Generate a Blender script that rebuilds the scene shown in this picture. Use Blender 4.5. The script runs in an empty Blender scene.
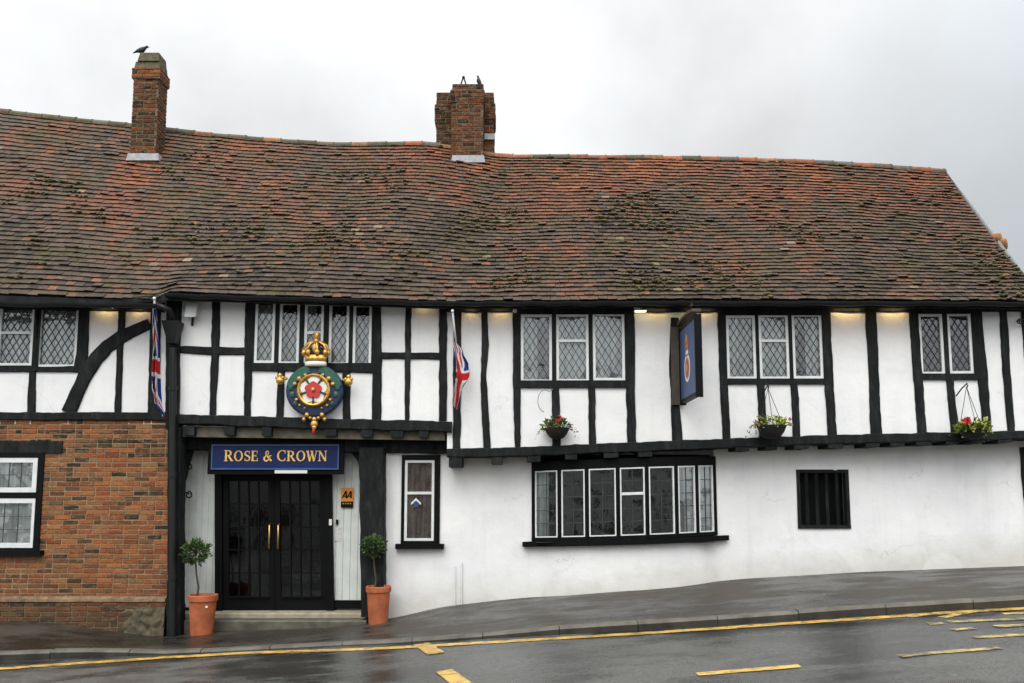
import bpy, math, random
from mathutils import Vector, Matrix, noise as mnoise
random.seed(11)
SC = bpy.context.scene
COL = SC.collection
# ------------------------------------------------------------------ camera
FPX = 819.0; CX, CY = 512.0, 409.0      # rising-front lens: optical axis below the picture's middle
PITCH = math.atan(86.0/FPX)
CAM = Vector((0, -12, 1.65))
_cf = Vector((0, math.cos(PITCH), math.sin(PITCH)))
_cu = Vector((0, -math.sin(PITCH), math.cos(PITCH)))
_cr = Vector((1, 0, 0))
def ray(px, py): return _cf*FPX + _cr*(px-CX) + _cu*(CY-py)
def P(px, py, Y=0.0):
    d = ray(px, py); return CAM + d*((Y-CAM.y)/d.y)
def interp(pts, x):
    if x <= pts[0][0]: a, b = pts[0], pts[1]
    elif x >= pts[-1][0]: a, b = pts[-2], pts[-1]
    else:
        for a, b in zip(pts, pts[1:]):
            if a[0] <= x <= b[0]: break
    t = (x-a[0])/(b[0]-a[0]); return a[1]+(b[1]-a[1])*t
def sinterp(pts, x, r=0.35):
    return (interp(pts, x-r)+2*interp(pts, x)+interp(pts, x+r))/4
def nz(x, y=0.0, z=0.0): return mnoise.noise(Vector((x, y, z)))
def rnd(a, b): return random.uniform(a, b)
# ------------------------------------------------------------------ mesh helpers
BASE = {}
class MB:
    def __init__(s): s.v = []; s.f = []; s.c = []; s.m = []
    def face(s, idx, col=None, mi=0): s.f.append(idx); s.c.append(col); s.m.append(mi)
    def poly(s, pts, col=None, mi=0):
        n = len(s.v); s.v += [tuple(p) for p in pts]; s.face(tuple(range(n, n+len(pts))), col, mi)
    def hexa(s, p, col=None, mi=0, skip=()):
        n = len(s.v); s.v += [tuple(q) for q in p]
        fs = [(0,3,2,1),(4,5,6,7),(0,1,5,4),(1,2,6,5),(2,3,7,6),(3,0,4,7)]
        for i, f in enumerate(fs):
            if i not in skip: s.face(tuple(n+k for k in f), col, mi)
    def box(s, x0, x1, y0, y1, z0, z1, col=None, mi=0, M=None):
        p = [(x0,y0,z0),(x1,y0,z0),(x1,y1,z0),(x0,y1,z0),(x0,y0,z1),(x1,y0,z1),(x1,y1,z1),(x0,y1,z1)]
        if M: p = [M(*q) for q in p]
        s.hexa(p, col, mi)
    def tube(s, pts, r, n=8, col=None, mi=0, caps=True):
        pts = [Vector(p) for p in pts]; rs = r if isinstance(r, (list, tuple)) else [r]*len(pts)
        base = len(s.v); up = Vector((0.13, 0.31, 0.94))
        for i, p in enumerate(pts):
            t = (pts[min(i+1, len(pts)-1)]-pts[max(i-1, 0)]).normalized()
            a = t.cross(up)
            if a.length < .05: a = t.cross(Vector((1, 0, 0)))
            a.normalize(); b = t.cross(a)
            for k in range(n):
                w = 2*math.pi*k/n; s.v.append(tuple(p+(a*math.cos(w)+b*math.sin(w))*rs[i]))
        for i in range(len(pts)-1):
            for k in range(n):
                a0 = base+i*n+k; a1 = base+i*n+(k+1) % n
                s.face((a0, a1, a1+n, a0+n), col, mi)
        if caps:
            s.face(tuple(base+k for k in range(n))[::-1], col, mi)
            e = base+(len(pts)-1)*n; s.face(tuple(e+k for k in range(n)), col, mi)
    def lathe(s, prof, c, n=24, col=None, mi=0, axis='Z', sx=1, sy=1):
        base = len(s.v)
        for r, h in prof:
            for k in range(n):
                w = 2*math.pi*k/n; x, y = r*math.cos(w)*sx, r*math.sin(w)*sy
                s.v.append((c[0]+x, c[1]+y, c[2]+h) if axis == 'Z' else (c[0]+x, c[1]-h, c[2]+y))
        for i in range(len(prof)-1):
            for k in range(n):
                a0 = base+i*n+k; a1 = base+i*n+(k+1) % n
                s.face((a0, a1, a1+n, a0+n), col, mi)
        s.face(tuple(base+k for k in range(n))[::-1], col, mi)
        e = base+(len(prof)-1)*n; s.face(tuple(e+k for k in range(n)), col, mi)
    def ball(s, c, r, col=None, mi=0, n=8, m=6):
        if not isinstance(r, (tuple, list)): r = (r, r, r)
        base = len(s.v)
        for i in range(m+1):
            a = math.pi*i/m
            for k in range(n):
                w = 2*math.pi*k/n
                s.v.append((c[0]+r[0]*math.sin(a)*math.cos(w), c[1]+r[1]*math.sin(a)*math.sin(w), c[2]-r[2]*math.cos(a)))
        for i in range(m):
            for k in range(n):
                a0 = base+i*n+k; a1 = base+i*n+(k+1) % n
                s.face((a0, a1, a1+n, a0+n), col, mi)
    def prism(s, pts, y0, y1, col=None, mi=0):      # outline in x,z; front at y0
        n = len(pts); b = len(s.v)
        s.v += [(p[0], y0, p[1]) for p in pts]+[(p[0], y1, p[1]) for p in pts]
        s.face(tuple(range(b, b+n)), col, mi); s.face(tuple(range(b+n, b+2*n))[::-1], col, mi)
        for i in range(n):
            j = (i+1) % n; s.face((b+i, b+n+i, b+n+j, b+j), col, mi)
    def build(s, name, mats, parent=None, smooth=False, base=None, fixn=True):
        off = Vector((0, 0, 0))
        if parent is not None: off = BASE[parent.name]
        elif base is not None: off = Vector(base)
        me = bpy.data.meshes.new(name)
        me.from_pydata([(v[0]-off.x, v[1]-off.y, v[2]-off.z) for v in s.v], [], s.f)
        if not isinstance(mats, (list, tuple)): mats = [mats]
        for m in mats: me.materials.append(m)
        if len(mats) > 1: me.polygons.foreach_set('material_index', s.m)
        if any(c is not None for c in s.c):
            at = me.color_attributes.new('Col', 'FLOAT_COLOR', 'CORNER'); buf = []
            for f, c in zip(s.f, s.c):
                c = c or (.5, .5, .5); buf += [c[0], c[1], c[2], 1.0]*len(f)
            at.data.foreach_set('color', buf)
        if fixn:
            import bmesh
            bm = bmesh.new(); bm.from_mesh(me); bmesh.ops.recalc_face_normals(bm, faces=bm.faces); bm.to_mesh(me); bm.free()
        if smooth: me.polygons.foreach_set('use_smooth', [True]*len(me.polygons))
        o = bpy.data.objects.new(name, me); COL.objects.link(o)
        if parent is not None: o.parent = parent; BASE[o.name] = off
        else: o.location = off; BASE[o.name] = off
        me.update(); return o
def thing(name, label, cat, base, group=None):
    o = bpy.data.objects.new(name, None); COL.objects.link(o); o.location = base; o.empty_display_size = .1
    BASE[o.name] = Vector(base); tag(o, label, cat, group); return o
def tag(o, label=None, cat=None, group=None, kind=None):
    if label: o['label'] = label
    if cat: o['category'] = cat
    if group: o['group'] = group
    if kind: o['kind'] = kind
    return o
# ------------------------------------------------------------------ materials
class NT:
    def __init__(s, name):
        s.mat = bpy.data.materials.new(name); s.mat.use_nodes = True; s.t = s.mat.node_tree; s.t.nodes.clear()
        s.out = s.n('ShaderNodeOutputMaterial'); s.tc = s.n('ShaderNodeTexCoord')
    def n(s, t, **k):
        o = s.t.nodes.new(t)
        for a, b in k.items(): setattr(o, a, b)
        return o
    def l(s, a, b): s.t.links.new(a, b)
    def noise(s, scale, detail=4, rough=.55, stretch=None, off=(0, 0, 0)):
        mp = s.n('ShaderNodeMapping'); s.l(s.tc.outputs['Object'], mp.inputs['Vector']); mp.inputs['Location'].default_value = off
        if stretch: mp.inputs['Scale'].default_value = stretch
        o = s.n('ShaderNodeTexNoise'); s.l(mp.outputs[0], o.inputs['Vector'])
        o.inputs['Scale'].default_value = scale; o.inputs['Detail'].default_value = detail; o.inputs['Roughness'].default_value = rough
        return o.outputs['Fac']
    def ramp(s, fac, stops):
        r = s.n('ShaderNodeValToRGB'); s.l(fac, r.inputs['Fac']); e = r.color_ramp.elements
        while len(e) < len(stops): e.new(.5)
        for x, (p, c) in zip(e, stops):
            x.position = p; x.color = (c[0], c[1], c[2], 1) if isinstance(c, (tuple, list)) else (c, c, c, 1)
        return r.outputs['Color']
    def mix(s, fac, a, b, mode='MIX'):
        m = s.n('ShaderNodeMix', data_type='RGBA', blend_type=mode)
        for v, i in ((fac, 0), (a, 6), (b, 7)):
            if hasattr(v, 'is_linked'): s.l(v, m.inputs[i])
            elif i == 0: m.inputs[0].default_value = v
            else: m.inputs[i].default_value = (v[0], v[1], v[2], 1)
        return m.outputs[2]
    def math(s, op, a, b=0.0, clamp=False):
        m = s.n('ShaderNodeMath', operation=op, use_clamp=clamp)
        for v, i in ((a, 0), (b, 1)):
            if hasattr(v, 'is_linked'): s.l(v, m.inputs[i])
            else: m.inputs[i].default_value = v
        return m.outputs[0]
    def attr(s): return s.n('ShaderNodeVertexColor', layer_name='Col').outputs['Color']
    def pos(s):
        g = s.n('ShaderNodeNewGeometry'); x = s.n('ShaderNodeSeparateXYZ'); s.l(g.outputs['Position'], x.inputs[0]); return x.outputs
    def bump(s, h, strength=.3, dist=.01):
        b = s.n('ShaderNodeBump'); b.inputs['Strength'].default_value = strength; b.inputs['Distance'].default_value = dist
        s.l(h, b.inputs['Height']); return b.outputs['Normal']
    def bsdf(s, color, rough=.7, normal=None, metal=0.0, spec=.5, **k):
        b = s.n('ShaderNodeBsdfPrincipled')
        for v, nm in ((color, 'Base Color'), (rough, 'Roughness'), (metal, 'Metallic'), (spec, 'Specular IOR Level')):
            if hasattr(v, 'is_linked'): s.l(v, b.inputs[nm])
            elif nm == 'Base Color': b.inputs[nm].default_value = (v[0], v[1], v[2], 1)
            else: b.inputs[nm].default_value = v
        if normal is not None: s.l(normal, b.inputs['Normal'])
        for a, v in k.items(): b.inputs[a].default_value = v
        s.l(b.outputs[0], s.out.inputs['Surface']); return b
def paint(name, c, rough=.5, var=.25, scale=9, bump=.15, metal=0.0, spec=.5, attr=False):
    t = NT(name); n = t.noise(scale, 5)
    src = t.attr() if attr else c
    k = t.ramp(n, [(.25, 1-var), (.75, 1+var)])
    col = t.mix(1.0, src, k, 'MULTIPLY')
    nb = t.noise(scale*6, 4)
    t.bsdf(col, rough, t.bump(nb, bump, .004), metal, spec); return t.mat
def emit(name, c, s):
    t = NT(name); e = t.n('ShaderNodeEmission'); e.inputs[0].default_value = (c[0], c[1], c[2], 1); e.inputs[1].default_value = s
    t.l(e.outputs[0], t.out.inputs['Surface']); return t.mat
def m_plaster(name, soil=0.0):
    t = NT(name); big = t.noise(1.1, 5, .6); mid = t.noise(4.5, 5, .6, off=(3, 1, 7)); fine = t.noise(60, 3)
    streak = t.noise(1.6, 4, .6, stretch=(4, 4, .35))
    c = t.ramp(big, [(.3, (.73, .74, .745)), (.7, (.84, .838, .832))])
    c = t.mix(t.ramp(mid, [(.55, 0), (.8, .35)]), c, (.60, .60, .58))
    c = t.mix(t.ramp(streak, [(.52, 0), (.80, .22)]), c, (.50, .49, .44))
    if soil:
        z = t.pos()
        # splash dirt close to the pavement, whose level climbs to the right
        lvl = t.math('SUBTRACT', z[2], t.math('MULTIPLY', z[0], .08))
        hz = t.math('ADD', lvl, t.math('MULTIPLY', t.math('SUBTRACT', mid, .5), .5))
        low = t.ramp(t.math('MULTIPLY', hz, .5), [(.06, 1), (.26, 0)])
        c = t.mix(t.math('MULTIPLY', low, .46), c, (.42, .39, .30))
        hi = t.ramp(t.math('ADD', t.math('MULTIPLY', z[2], .25), t.math('MULTIPLY', t.math('SUBTRACT', mid, .5), .12)), [(.50, 0), (.62, 1)])
        c = t.mix(t.math('MULTIPLY', hi, .34), c, (.42, .40, .33))
    v = t.n('ShaderNodeTexVoronoi', feature='DISTANCE_TO_EDGE'); wv = t.n('ShaderNodeVectorMath', operation='ADD'); nn = t.n('ShaderNodeTexNoise'); nn.inputs['Scale'].default_value = 3.5; nn.inputs['Detail'].default_value = 5
    t.l(t.tc.outputs['Object'], nn.inputs['Vector']); sc = t.n('ShaderNodeVectorMath', operation='SCALE'); sc.inputs['Scale'].default_value = .55; t.l(nn.outputs['Color'], sc.inputs[0]); t.l(t.tc.outputs['Object'], wv.inputs[0]); t.l(sc.outputs[0], wv.inputs[1]); t.l(wv.outputs[0], v.inputs['Vector']); v.inputs['Scale'].default_value = 1.1
    ck = t.math('MULTIPLY', t.ramp(v.outputs['Distance'], [(.003, 1), (.009, 0)]), t.ramp(t.noise(.9, 3, .5, off=(9, 9, 9)), [(.56, 0), (.66, .3)]))
    c = t.mix(ck, c, (.30, .29, .26))
    pt = t.noise(.8, 2, .3, off=(4, 0, 2)); c = t.mix(t.ramp(pt, [(.56, 0), (.575, .22)]), c, (.86, .86, .84))
    h = t.math('SUBTRACT', t.math('ADD', t.math('MULTIPLY', mid, 1.0), t.math('MULTIPLY', fine, .2)), t.math('MULTIPLY', ck, .4))
    t.bsdf(c, .85, t.bump(h, .5, .02), 0, .25); return t.mat
def m_timber():
    t = NT('black_timber_paint'); g = t.noise(9, 6, .72, stretch=(1, 1, .3)); f = t.noise(55, 5, .65)
    c = t.ramp(g, [(.28, (.004, .005, .0055)), (.52, (.013, .015, .0155)), (.80, (.040, .042, .041))])
    c = t.mix(t.ramp(f, [(.6, 0), (.8, .5)]), c, (.06, .06, .055))
    h = t.math('ADD', g, t.math('MULTIPLY', f, .35))
    t.bsdf(c, .7, t.bump(h, .8, .014), 0, .13); return t.mat
def m_tile():
    t = NT('clay_roof_tile'); n = t.noise(1.0, 6, .65); f = t.noise(26, 5, .7); f2 = t.noise(70, 4, .6); ms = t.noise(1.7, 7, .72, off=(5, 2, 9)); cell = t.noise(9, 4, .7, off=(1, 7, 2))
    c = t.mix(1.0, t.attr(), t.ramp(f, [(.25, .45), (.75, 1.5)]), 'MULTIPLY')
    c = t.mix(t.ramp(f2, [(.62, 0), (.75, .55)]), c, (.03, .03, .026))
    m = t.math('MULTIPLY', t.ramp(ms, [(.48, 0), (.60, 1)]), t.ramp(cell, [(.42, 0), (.56, 1)]))
    c = t.mix(t.math('MULTIPLY', m, .8), c, (.062, .052, .017))
    li = t.noise(33, 3, .6, off=(8, 8, 8))
    c = t.mix(t.ramp(li, [(.70, 0), (.76, .5)]), c, (.30, .28, .22))
    t.bsdf(c, .8, t.bump(t.math('ADD', f, f2), .6, .01), 0, .3); return t.mat
def m_brick(name='old_brick'):
    t = NT(name); f = t.noise(38, 5, .7); b = t.noise(2.6, 6, .68); sm = t.noise(15, 6, .75, stretch=(.6, .6, 1.4)); z = t.pos()
    c = t.mix(1.0, t.attr(), t.ramp(f, [(.25, .45), (.75, 1.5)]), 'MULTIPLY')
    c = t.mix(t.ramp(sm, [(.50, 0), (.62, .62)]), c, (.27, .165, .09))
    c = t.mix(t.ramp(b, [(.50, 0), (.72, .6)]), c, (.085, .06, .035))
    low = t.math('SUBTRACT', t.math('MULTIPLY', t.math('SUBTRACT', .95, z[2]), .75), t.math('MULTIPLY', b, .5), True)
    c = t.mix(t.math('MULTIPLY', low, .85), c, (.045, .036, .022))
    t.bsdf(c, .9, t.bump(t.math('ADD', f, sm), .8, .012), 0, .2); return t.mat
def m_mortar(name='lime_mortar', c0=(.15, .11, .07), c1=(.33, .25, .16)):
    t = NT(name); f = t.noise(14, 5, .7); g = t.noise(80, 3)
    t.bsdf(t.ramp(f, [(.3, c0), (.7, c1)]), .95, t.bump(g, .6, .006), 0, .2); return t.mat
def m_asphalt(name, dark, light, r0, r1, agg=90, wet=.5, spec=.5):
    t = NT(name); big = t.noise(.45, 6, .62, off=(2, 4, 0)); mid = t.noise(2.2, 6, .65, stretch=(.45, 1.2, 1)); fine = t.noise(agg, 3, .6); v = t.n('ShaderNodeTexVoronoi'); t.l(t.tc.outputs['Object'], v.inputs['Vector']); v.inputs['Scale'].default_value = agg*.8
    w = t.math('ADD', t.math('MULTIPLY', big, .55), t.math('MULTIPLY', mid, .45))
    wetf = t.ramp(w, [(wet-.06, 1), (wet+.06, 0)])
    c = t.mix(wetf, light, dark)
    c = t.mix(1.0, c, t.ramp(fine, [(.28, .4), (.72, 1.75)]), 'MULTIPLY')
    c = t.mix(t.ramp(v.outputs['Distance'], [(.10, .5), (.22, 0)]), c, (.16, .155, .145))
    r = t.math('ADD', t.math('MULTIPLY', t.math('SUBTRACT', 1.0, wetf), r1-r0), r0)
    h = t.math('ADD', t.math('MULTIPLY', fine, .5), t.math('MULTIPLY', mid, 1.0))
    t.bsdf(c, r, t.bump(h, .55, .014), 0, spec); return t.mat
def m_yellow(name='worn_yellow_road_paint', hi=(.62, .385, .075), lo_=.418):
    t = NT(name); a = t.noise(9, 6, .75, stretch=(.6, 1.3, 1)); b = t.noise(60, 4, .7)
    f = t.math('ADD', t.math('MULTIPLY', a, .7), t.math('MULTIPLY', b, .3))
    c = t.mix(t.ramp(f, [(lo_, 1), (lo_+.10, 0)]), hi, (.06, .055, .045))
    c = t.mix(1.0, c, t.ramp(t.noise(3, 5), [(.3, .7), (.7, 1.2)]), 'MULTIPLY')
    t.bsdf(c, .38, t.bump(b, .4, .006)); return t.mat
def m_glass(name='window_glass', tint=(.80, .84, .83), wav=.02, add=.03, gain=1.0, cell=0):
    t = NT(name); tr = t.n('ShaderNodeBsdfTransparent'); tr.inputs[0].default_value = (*tint, 1)
    gl = t.n('ShaderNodeBsdfGlossy'); gl.inputs['Roughness'].default_value = .03; gl.inputs[0].default_value = (.95, .97, 1, 1)
    nb = t.bump(t.noise(6, 3), wav, .05); t.l(nb, gl.inputs['Normal'])
    fr = t.n('ShaderNodeFresnel'); fr.inputs[0].default_value = 1.5
    if cell:
        v = t.n('ShaderNodeTexVoronoi'); t.l(t.tc.outputs['Object'], v.inputs['Vector']); v.inputs['Scale'].default_value = 8.5
        a = t.n('ShaderNodeVectorMath', operation='SUBTRACT'); t.l(v.outputs['Color'], a.inputs[0]); a.inputs[1].default_value = (.5, .5, .5)
        b = t.n('ShaderNodeVectorMath', operation='SCALE'); t.l(a.outputs[0], b.inputs[0]); b.inputs['Scale'].default_value = cell
        c = t.n('ShaderNodeVectorMath', operation='ADD'); t.l(nb, c.inputs[0]); t.l(b.outputs[0], c.inputs[1])
        e = t.n('ShaderNodeVectorMath', operation='NORMALIZE'); t.l(c.outputs[0], e.inputs[0]); t.l(e.outputs[0], gl.inputs['Normal'])
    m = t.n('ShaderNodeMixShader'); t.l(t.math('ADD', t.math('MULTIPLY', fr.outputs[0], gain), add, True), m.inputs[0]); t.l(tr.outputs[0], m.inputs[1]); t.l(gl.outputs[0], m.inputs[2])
    t.l(m.outputs[0], t.out.inputs['Surface']); return t.mat
def m_leaf():
    t = NT('leaf'); c = t.mix(1.0, t.attr(), t.ramp(t.noise(30, 3), [(.3, .7), (.7, 1.3)]), 'MULTIPLY')
    t.bsdf(c, .5, None, 0, .4); return t.mat
def m_cloth():
    t = NT('flag_cloth'); t.bsdf(t.attr(), .85, t.bump(t.noise(300, 2), .2, .002), 0, .15); return t.mat
PL = m_plaster('limewashed_plaster'); PLG = m_plaster('limewashed_plaster_soiled', 1)
TB = m_timber(); TL = m_tile(); BR = m_brick(); MO = m_mortar('lime_mortar', (.15, .105, .06), (.36, .25, .15)); MOD = m_mortar('dark_mortar', (.08, .065, .045), (.20, .16, .11))
WH = paint('white_frame_paint', (.66, .68, .67), .45, .12, 7); LEAD = paint('lead_came', (.035, .038, .04), .6, .2)
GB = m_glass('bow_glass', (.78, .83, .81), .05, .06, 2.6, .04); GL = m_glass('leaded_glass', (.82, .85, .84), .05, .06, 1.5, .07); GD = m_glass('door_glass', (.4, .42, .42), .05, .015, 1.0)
def m_net(name, lo, hi):
    t = NT(name); n = t.noise(2.2, 4, .6, stretch=(9, 1, .5)); n2 = t.noise(3.0, 3)
    c = t.ramp(t.math('ADD', t.math('MULTIPLY', n, .75), t.math('MULTIPLY', n2, .25)), [(.36, lo), (.62, hi)])  # vertical dark streaks: shade of the folds put into the curtain colour
    t.bsdf(c, .95, None, 0, .1); return t.mat
NET = m_net('net_curtain', (.34, .345, .345), (.86, .87, .86)); DRAPE = m_net('pink_drape', (.12, .075, .07), (.36, .27, .24))
INT = paint('dim_interior', (.055, .055, .05), .9, .3, 2)
BLK = paint('black_gloss_paint', (.0032, .0035, .004), .5, .3, 6, .1, 0, .12); GUT = paint('black_gutter', (.010, .012, .012), .5, .3, 8, .15, 0, .3)
BRD = paint('white_tongue_and_groove', (.62, .65, .62), .5, .12, 5); BEI = paint('shaded_beige_board', (.11, .098, .072), .9, .5, 6)  # beige boards: shadow under the jetty put into the base colour
STN = paint('worn_stone', (.30, .265, .19), .8, .35, 7, .4); STD = paint('dark_wet_stone', (.085, .078, .06), .55, .5, 7, .4)
TER = paint('terracotta', (.36, .098, .034), .75, .42, 6, .3); SOIL = paint('potting_soil', (.03, .022, .015), .95)
GOLD = paint('gilt', (.64, .37, .09), .36, .45, 24, .5, .7); BRASS = paint('brass', (.58, .38, .14), .3, .15, 20, .1, .9)
NAVY = paint('navy_sign_paint', (.007, .019, .088), .42, .2, 8, .15, 0, .25); BLU = paint('royal_blue_paint', (.007, .019, .06), .4, .3, 20, .3)
GRN = paint('emblem_green', (.014, .085, .062), .4, .35, 20, .3); RED = paint('red_enamel', (.48, .025, .02), .4, .2, 20); EWH = paint('enamel_white', (.72, .72, .68), .4, .1, 20)
SBLU = paint('sign_blue', (.022, .062, .17), .45, .2, 8); BRN = paint('oak_brown', (.055, .04, .03), .7, .35, 8, .3); OAK = paint('warm_oak', (.075, .048, .028), .7, .3, 8, .3)
YEL = paint('amber_plaque', (.70, .27, .02), .45, .06, 20); LEAF = m_leaf(); CLOTH = m_cloth(); BARK = paint('thin_bark', (.06, .045, .03), .9, .3, 30)
LEADF = paint('lead_flashing', (.27, .285, .30), .55, .3, 12, .3); BIRDM = paint('dark_feathers', (.011, .012, .016), .6, .4, 30); PAPER = paint('paper', (.55, .56, .55), .8, .3, 40)
ROAD = m_asphalt('wet_asphalt_road', (.012, .0125, .012), (.080, .079, .073), .07, .5, 48, .505, .42)
PAVE = m_asphalt('damp_asphalt_pavement', (.013, .0122, .0105), (.054, .047, .037), .22, .6, 55, .50, .22)
KERB = paint('granite_kerb_shaded', (.036, .033, .027), .6, .55, 4, .5, 0, .25); YP = m_yellow(); YF = m_yellow('faded_yellow_road_paint', (.58, .44, .14), .452); EARTH = paint('far_ground', (.05, .055, .035), .95, .4, .3)
# ------------------------------------------------------------------ ground, road, pavement, kerb
def kY(X): return interp([(-14, -2.0), (-7.7, -1.7), (-5, -1.45), (-2, -1.7), (0, -2.1), (3, -2.4), (8, -2.9), (14, -3.3)], X)
def kpt(px, py):
    Y = -2.0
    for _ in range(6): Y = kY(P(px, py, Y).x)
    p = P(px, py, Y); return p.x, p.z
KB = [kpt(*q) for q in ((0, 661), (80, 658.5), (165, 655.5), (250, 650.5), (380, 645), (490, 638.5), (600, 632.5), (700, 627.0), (860, 616.5), (1024, 607.5))]
KT = [kpt(*q) for q in ((0, 652.5), (70, 650.3), (120, 650.5), (165, 652), (250, 647.5), (380, 641.5), (470, 635.5), (560, 627), (700, 618.5), (860, 607), (1024, 597))]
def far(z, X):   # the slope levels out well beyond the frame
    return z
def zroad(X):
    Xc = max(-11, min(11, X)); z = sinterp(KB, Xc, .5)
    return z + .02*(X-Xc)*math.exp(-abs(X-Xc)/12)
def zkerb(X):
    Xc = max(-11, min(11, X)); return sinterp(KT, Xc, .25)+.02*(X-Xc)*math.exp(-abs(X-Xc)/12)
YB, YL, YR = .6, .12, .35      # door wall, brick wall, right ground-floor wall
ZW = []
for q in ((0, 620.5, YL), (60, 622, YL), (110, 630, YL), (165, 636.5, YL), (200, 634, -.1), (300, 631, -.1), (350, 627, 0), (395, 618, YR), (440, 607, YR), (500, 600, YR), (570, 595, .2), (620, 591, .05), (680, 587, .12), (740, 579, YR), (860, 572, YR), (1024, 566, YR)):
    p = P(*q); ZW.append((p.x, p.z))
def zwall(X):
    Xc = max(-11, min(11, X)); return sinterp(ZW, Xc, .2)+.02*(X-Xc)*math.exp(-abs(X-Xc)/12)
def zpave(X, Y):
    k = kY(X)+.13; t = (Y-k)/(.1-k); return zkerb(X)+(zwall(X)-zkerb(X))*t if t < 1 else zwall(X)
def gray(px, py, fn):
    d = ray(px, py).normalized(); t = 3.0
    while t < 40:
        p = CAM+d*t
        if p.z <= fn(p.x, p.y): break
        t += .01
    return p
xs = [-70, -50, -36, -26, -20, -16]+[-13+.2*i for i in range(131)]+[16, 20, 26, 36, 50, 70]
mb = MB(); ys = [0, -.15, -.4, -1, -2, -4, -7, -10, -13, -16.2]
for X in xs:
    for dy in ys:
        Y = kY(max(-14, min(14, X)))+dy if dy > -16 else -19.5
        mb.v.append((X, Y, zroad(X)+(.0 if dy == 0 else .012*nz(X*.3, Y*.3)*min(1, -dy)+(.03*min(1, -dy/4)))))
n = len(ys)
for i in range(len(xs)-1):
    for j in range(n-1): mb.face((i*n+j, (i+1)*n+j, (i+1)*n+j+1, i*n+j+1))
tag(mb.build('road', ROAD, smooth=True), kind='structure')
def zr(X, Y):
    d = Y-kY(X); return zroad(X)+.03*max(0, min(1, -d/4))+.012*nz(X*.3, Y*.3)*min(1, max(0, -d))
mb = MB()
ts = [0, .06, .15, .3, .45, .6, .75, .88, 1.0, 1.25]
for X in xs:
    Xk = max(-14, min(14, X)); k = kY(Xk)+.13
    for tt in ts:
        Y = k+(.1-k)*tt if tt <= 1 else .95
        z = zkerb(X)+(zwall(X)-zkerb(X))*min(1, tt)+(.012*nz(X*.8, Y*.8) if 0.1 < tt < 1 else 0)
        mb.v.append((X, Y, z))
n = len(ts)
for i in range(len(xs)-1):
    for j in range(n-1): mb.face((i*n+j, (i+1)*n+j, (i+1)*n+j+1, i*n+j+1))
tag(mb.build('pavement', PAVE, smooth=True), kind='structure')
# kerb stones: one row of granite blocks
mb = MB(); X = -13.0
while X < 13.0:
    L = rnd(.86, .96); a, b = X+.004, X+L-.004; X += L
    jz = rnd(-.004, .004); pr = []
    for xx in (a, (a+b)/2, b):
        y = kY(xx); zt = zkerb(xx)+.004+jz; zb = zroad(xx)-.1
        pr.append([(xx, y, zb), (xx, y-.0, zt-.03), (xx, y+.022, zt), (xx, y+.13, zt), (xx, y+.13, zb)])
    c = 1; base = len(mb.v)
    for r_ in pr: mb.v += r_
    for i in range(2):
        for k in range(4): mb.face((base+i*5+k, base+(i+1)*5+k, base+(i+1)*5+k+1, base+i*5+k+1), None, 0 if k == 0 else 1)
    mb.face(tuple(base+k for k in range(5))); mb.face(tuple(base+10+k for k in range(5)))
tag(mb.build('kerb', [KERB, paint('kerb_top_lit', (.10, .092, .076), .6, .5, 4, .4, 0, .25)]), kind='structure')  # one granite: lit top and shaded face put into two colours
mb = MB(); mb.poly([(-400, -300, -2.6), (400, -300, -2.6), (400, 500, -2.6), (-400, 500, -2.6)])
tag(mb.build('ground', EARTH), kind='structure')
# painted lines on the road
def line(pts, w, name='road_marking'):
    W = [gray(px, py, zr) for px, py in pts]; R_ = []
    for a, b in zip(W, W[1:]):
        m = max(1, int((b-a).length/.12))
        R_ += [a.lerp(b, i/m) for i in range(m)]
    R_.append(W[-1]); mb = MB(); n = len(R_)
    for i, p in enumerate(R_):
        t = (R_[min(i+1, n-1)]-R_[max(i-1, 0)]); t.z = 0; t.normalize(); s = Vector((-t.y, t.x, 0))
        for q in (-1, 1):
            ww = w/2*(1+.12*nz(p.x*5, q*9+p.y*5)); r = p+s*q*ww
            mb.v.append((r.x, r.y, zr(r.x, r.y)+.006))
    for i in range(n-1): mb.face((2*i, 2*i+1, 2*i+3, 2*i+2))
    tag(mb.build(name, YF if pts[0][0] > 890 else YP, smooth=True), kind='structure')
line([(-60, 672.5), (0, 669), (80, 663.5), (165, 657.8), (250, 653.2), (380, 648.8), (490, 642.8), (600, 636.3), (700, 630), (780, 624.5), (860, 619.3), (940, 613.5), (1024, 608.8), (1100, 604)], .16)
line([(421, 644), (428, 648.5), (436, 654)], .19); line([(444, 671), (452, 677), (461, 684), (480, 697)], .17)
line([(697, 675), (800, 666.3)], .12); line([(900, 656.6), (948, 652.3), (1000, 648.3)], .10)
line([(973, 637.8), (1030, 635), (1100, 630)], .13); line([(948, 622.3), (1024, 619), (1100, 614)], .13)
line([(928, 624.3), (943, 623.8)], .13); line([(995, 626.8), (1030, 625)], .13); line([(942, 618), (958, 614.5), (978, 610.8)], .11)
line([(908, 617.3), (925, 614.6), (942, 612.6)], .12); line([(1003, 614.3), (1050, 613)], .13); line([(953, 630.5), (974, 628.4)], .12)
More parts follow.
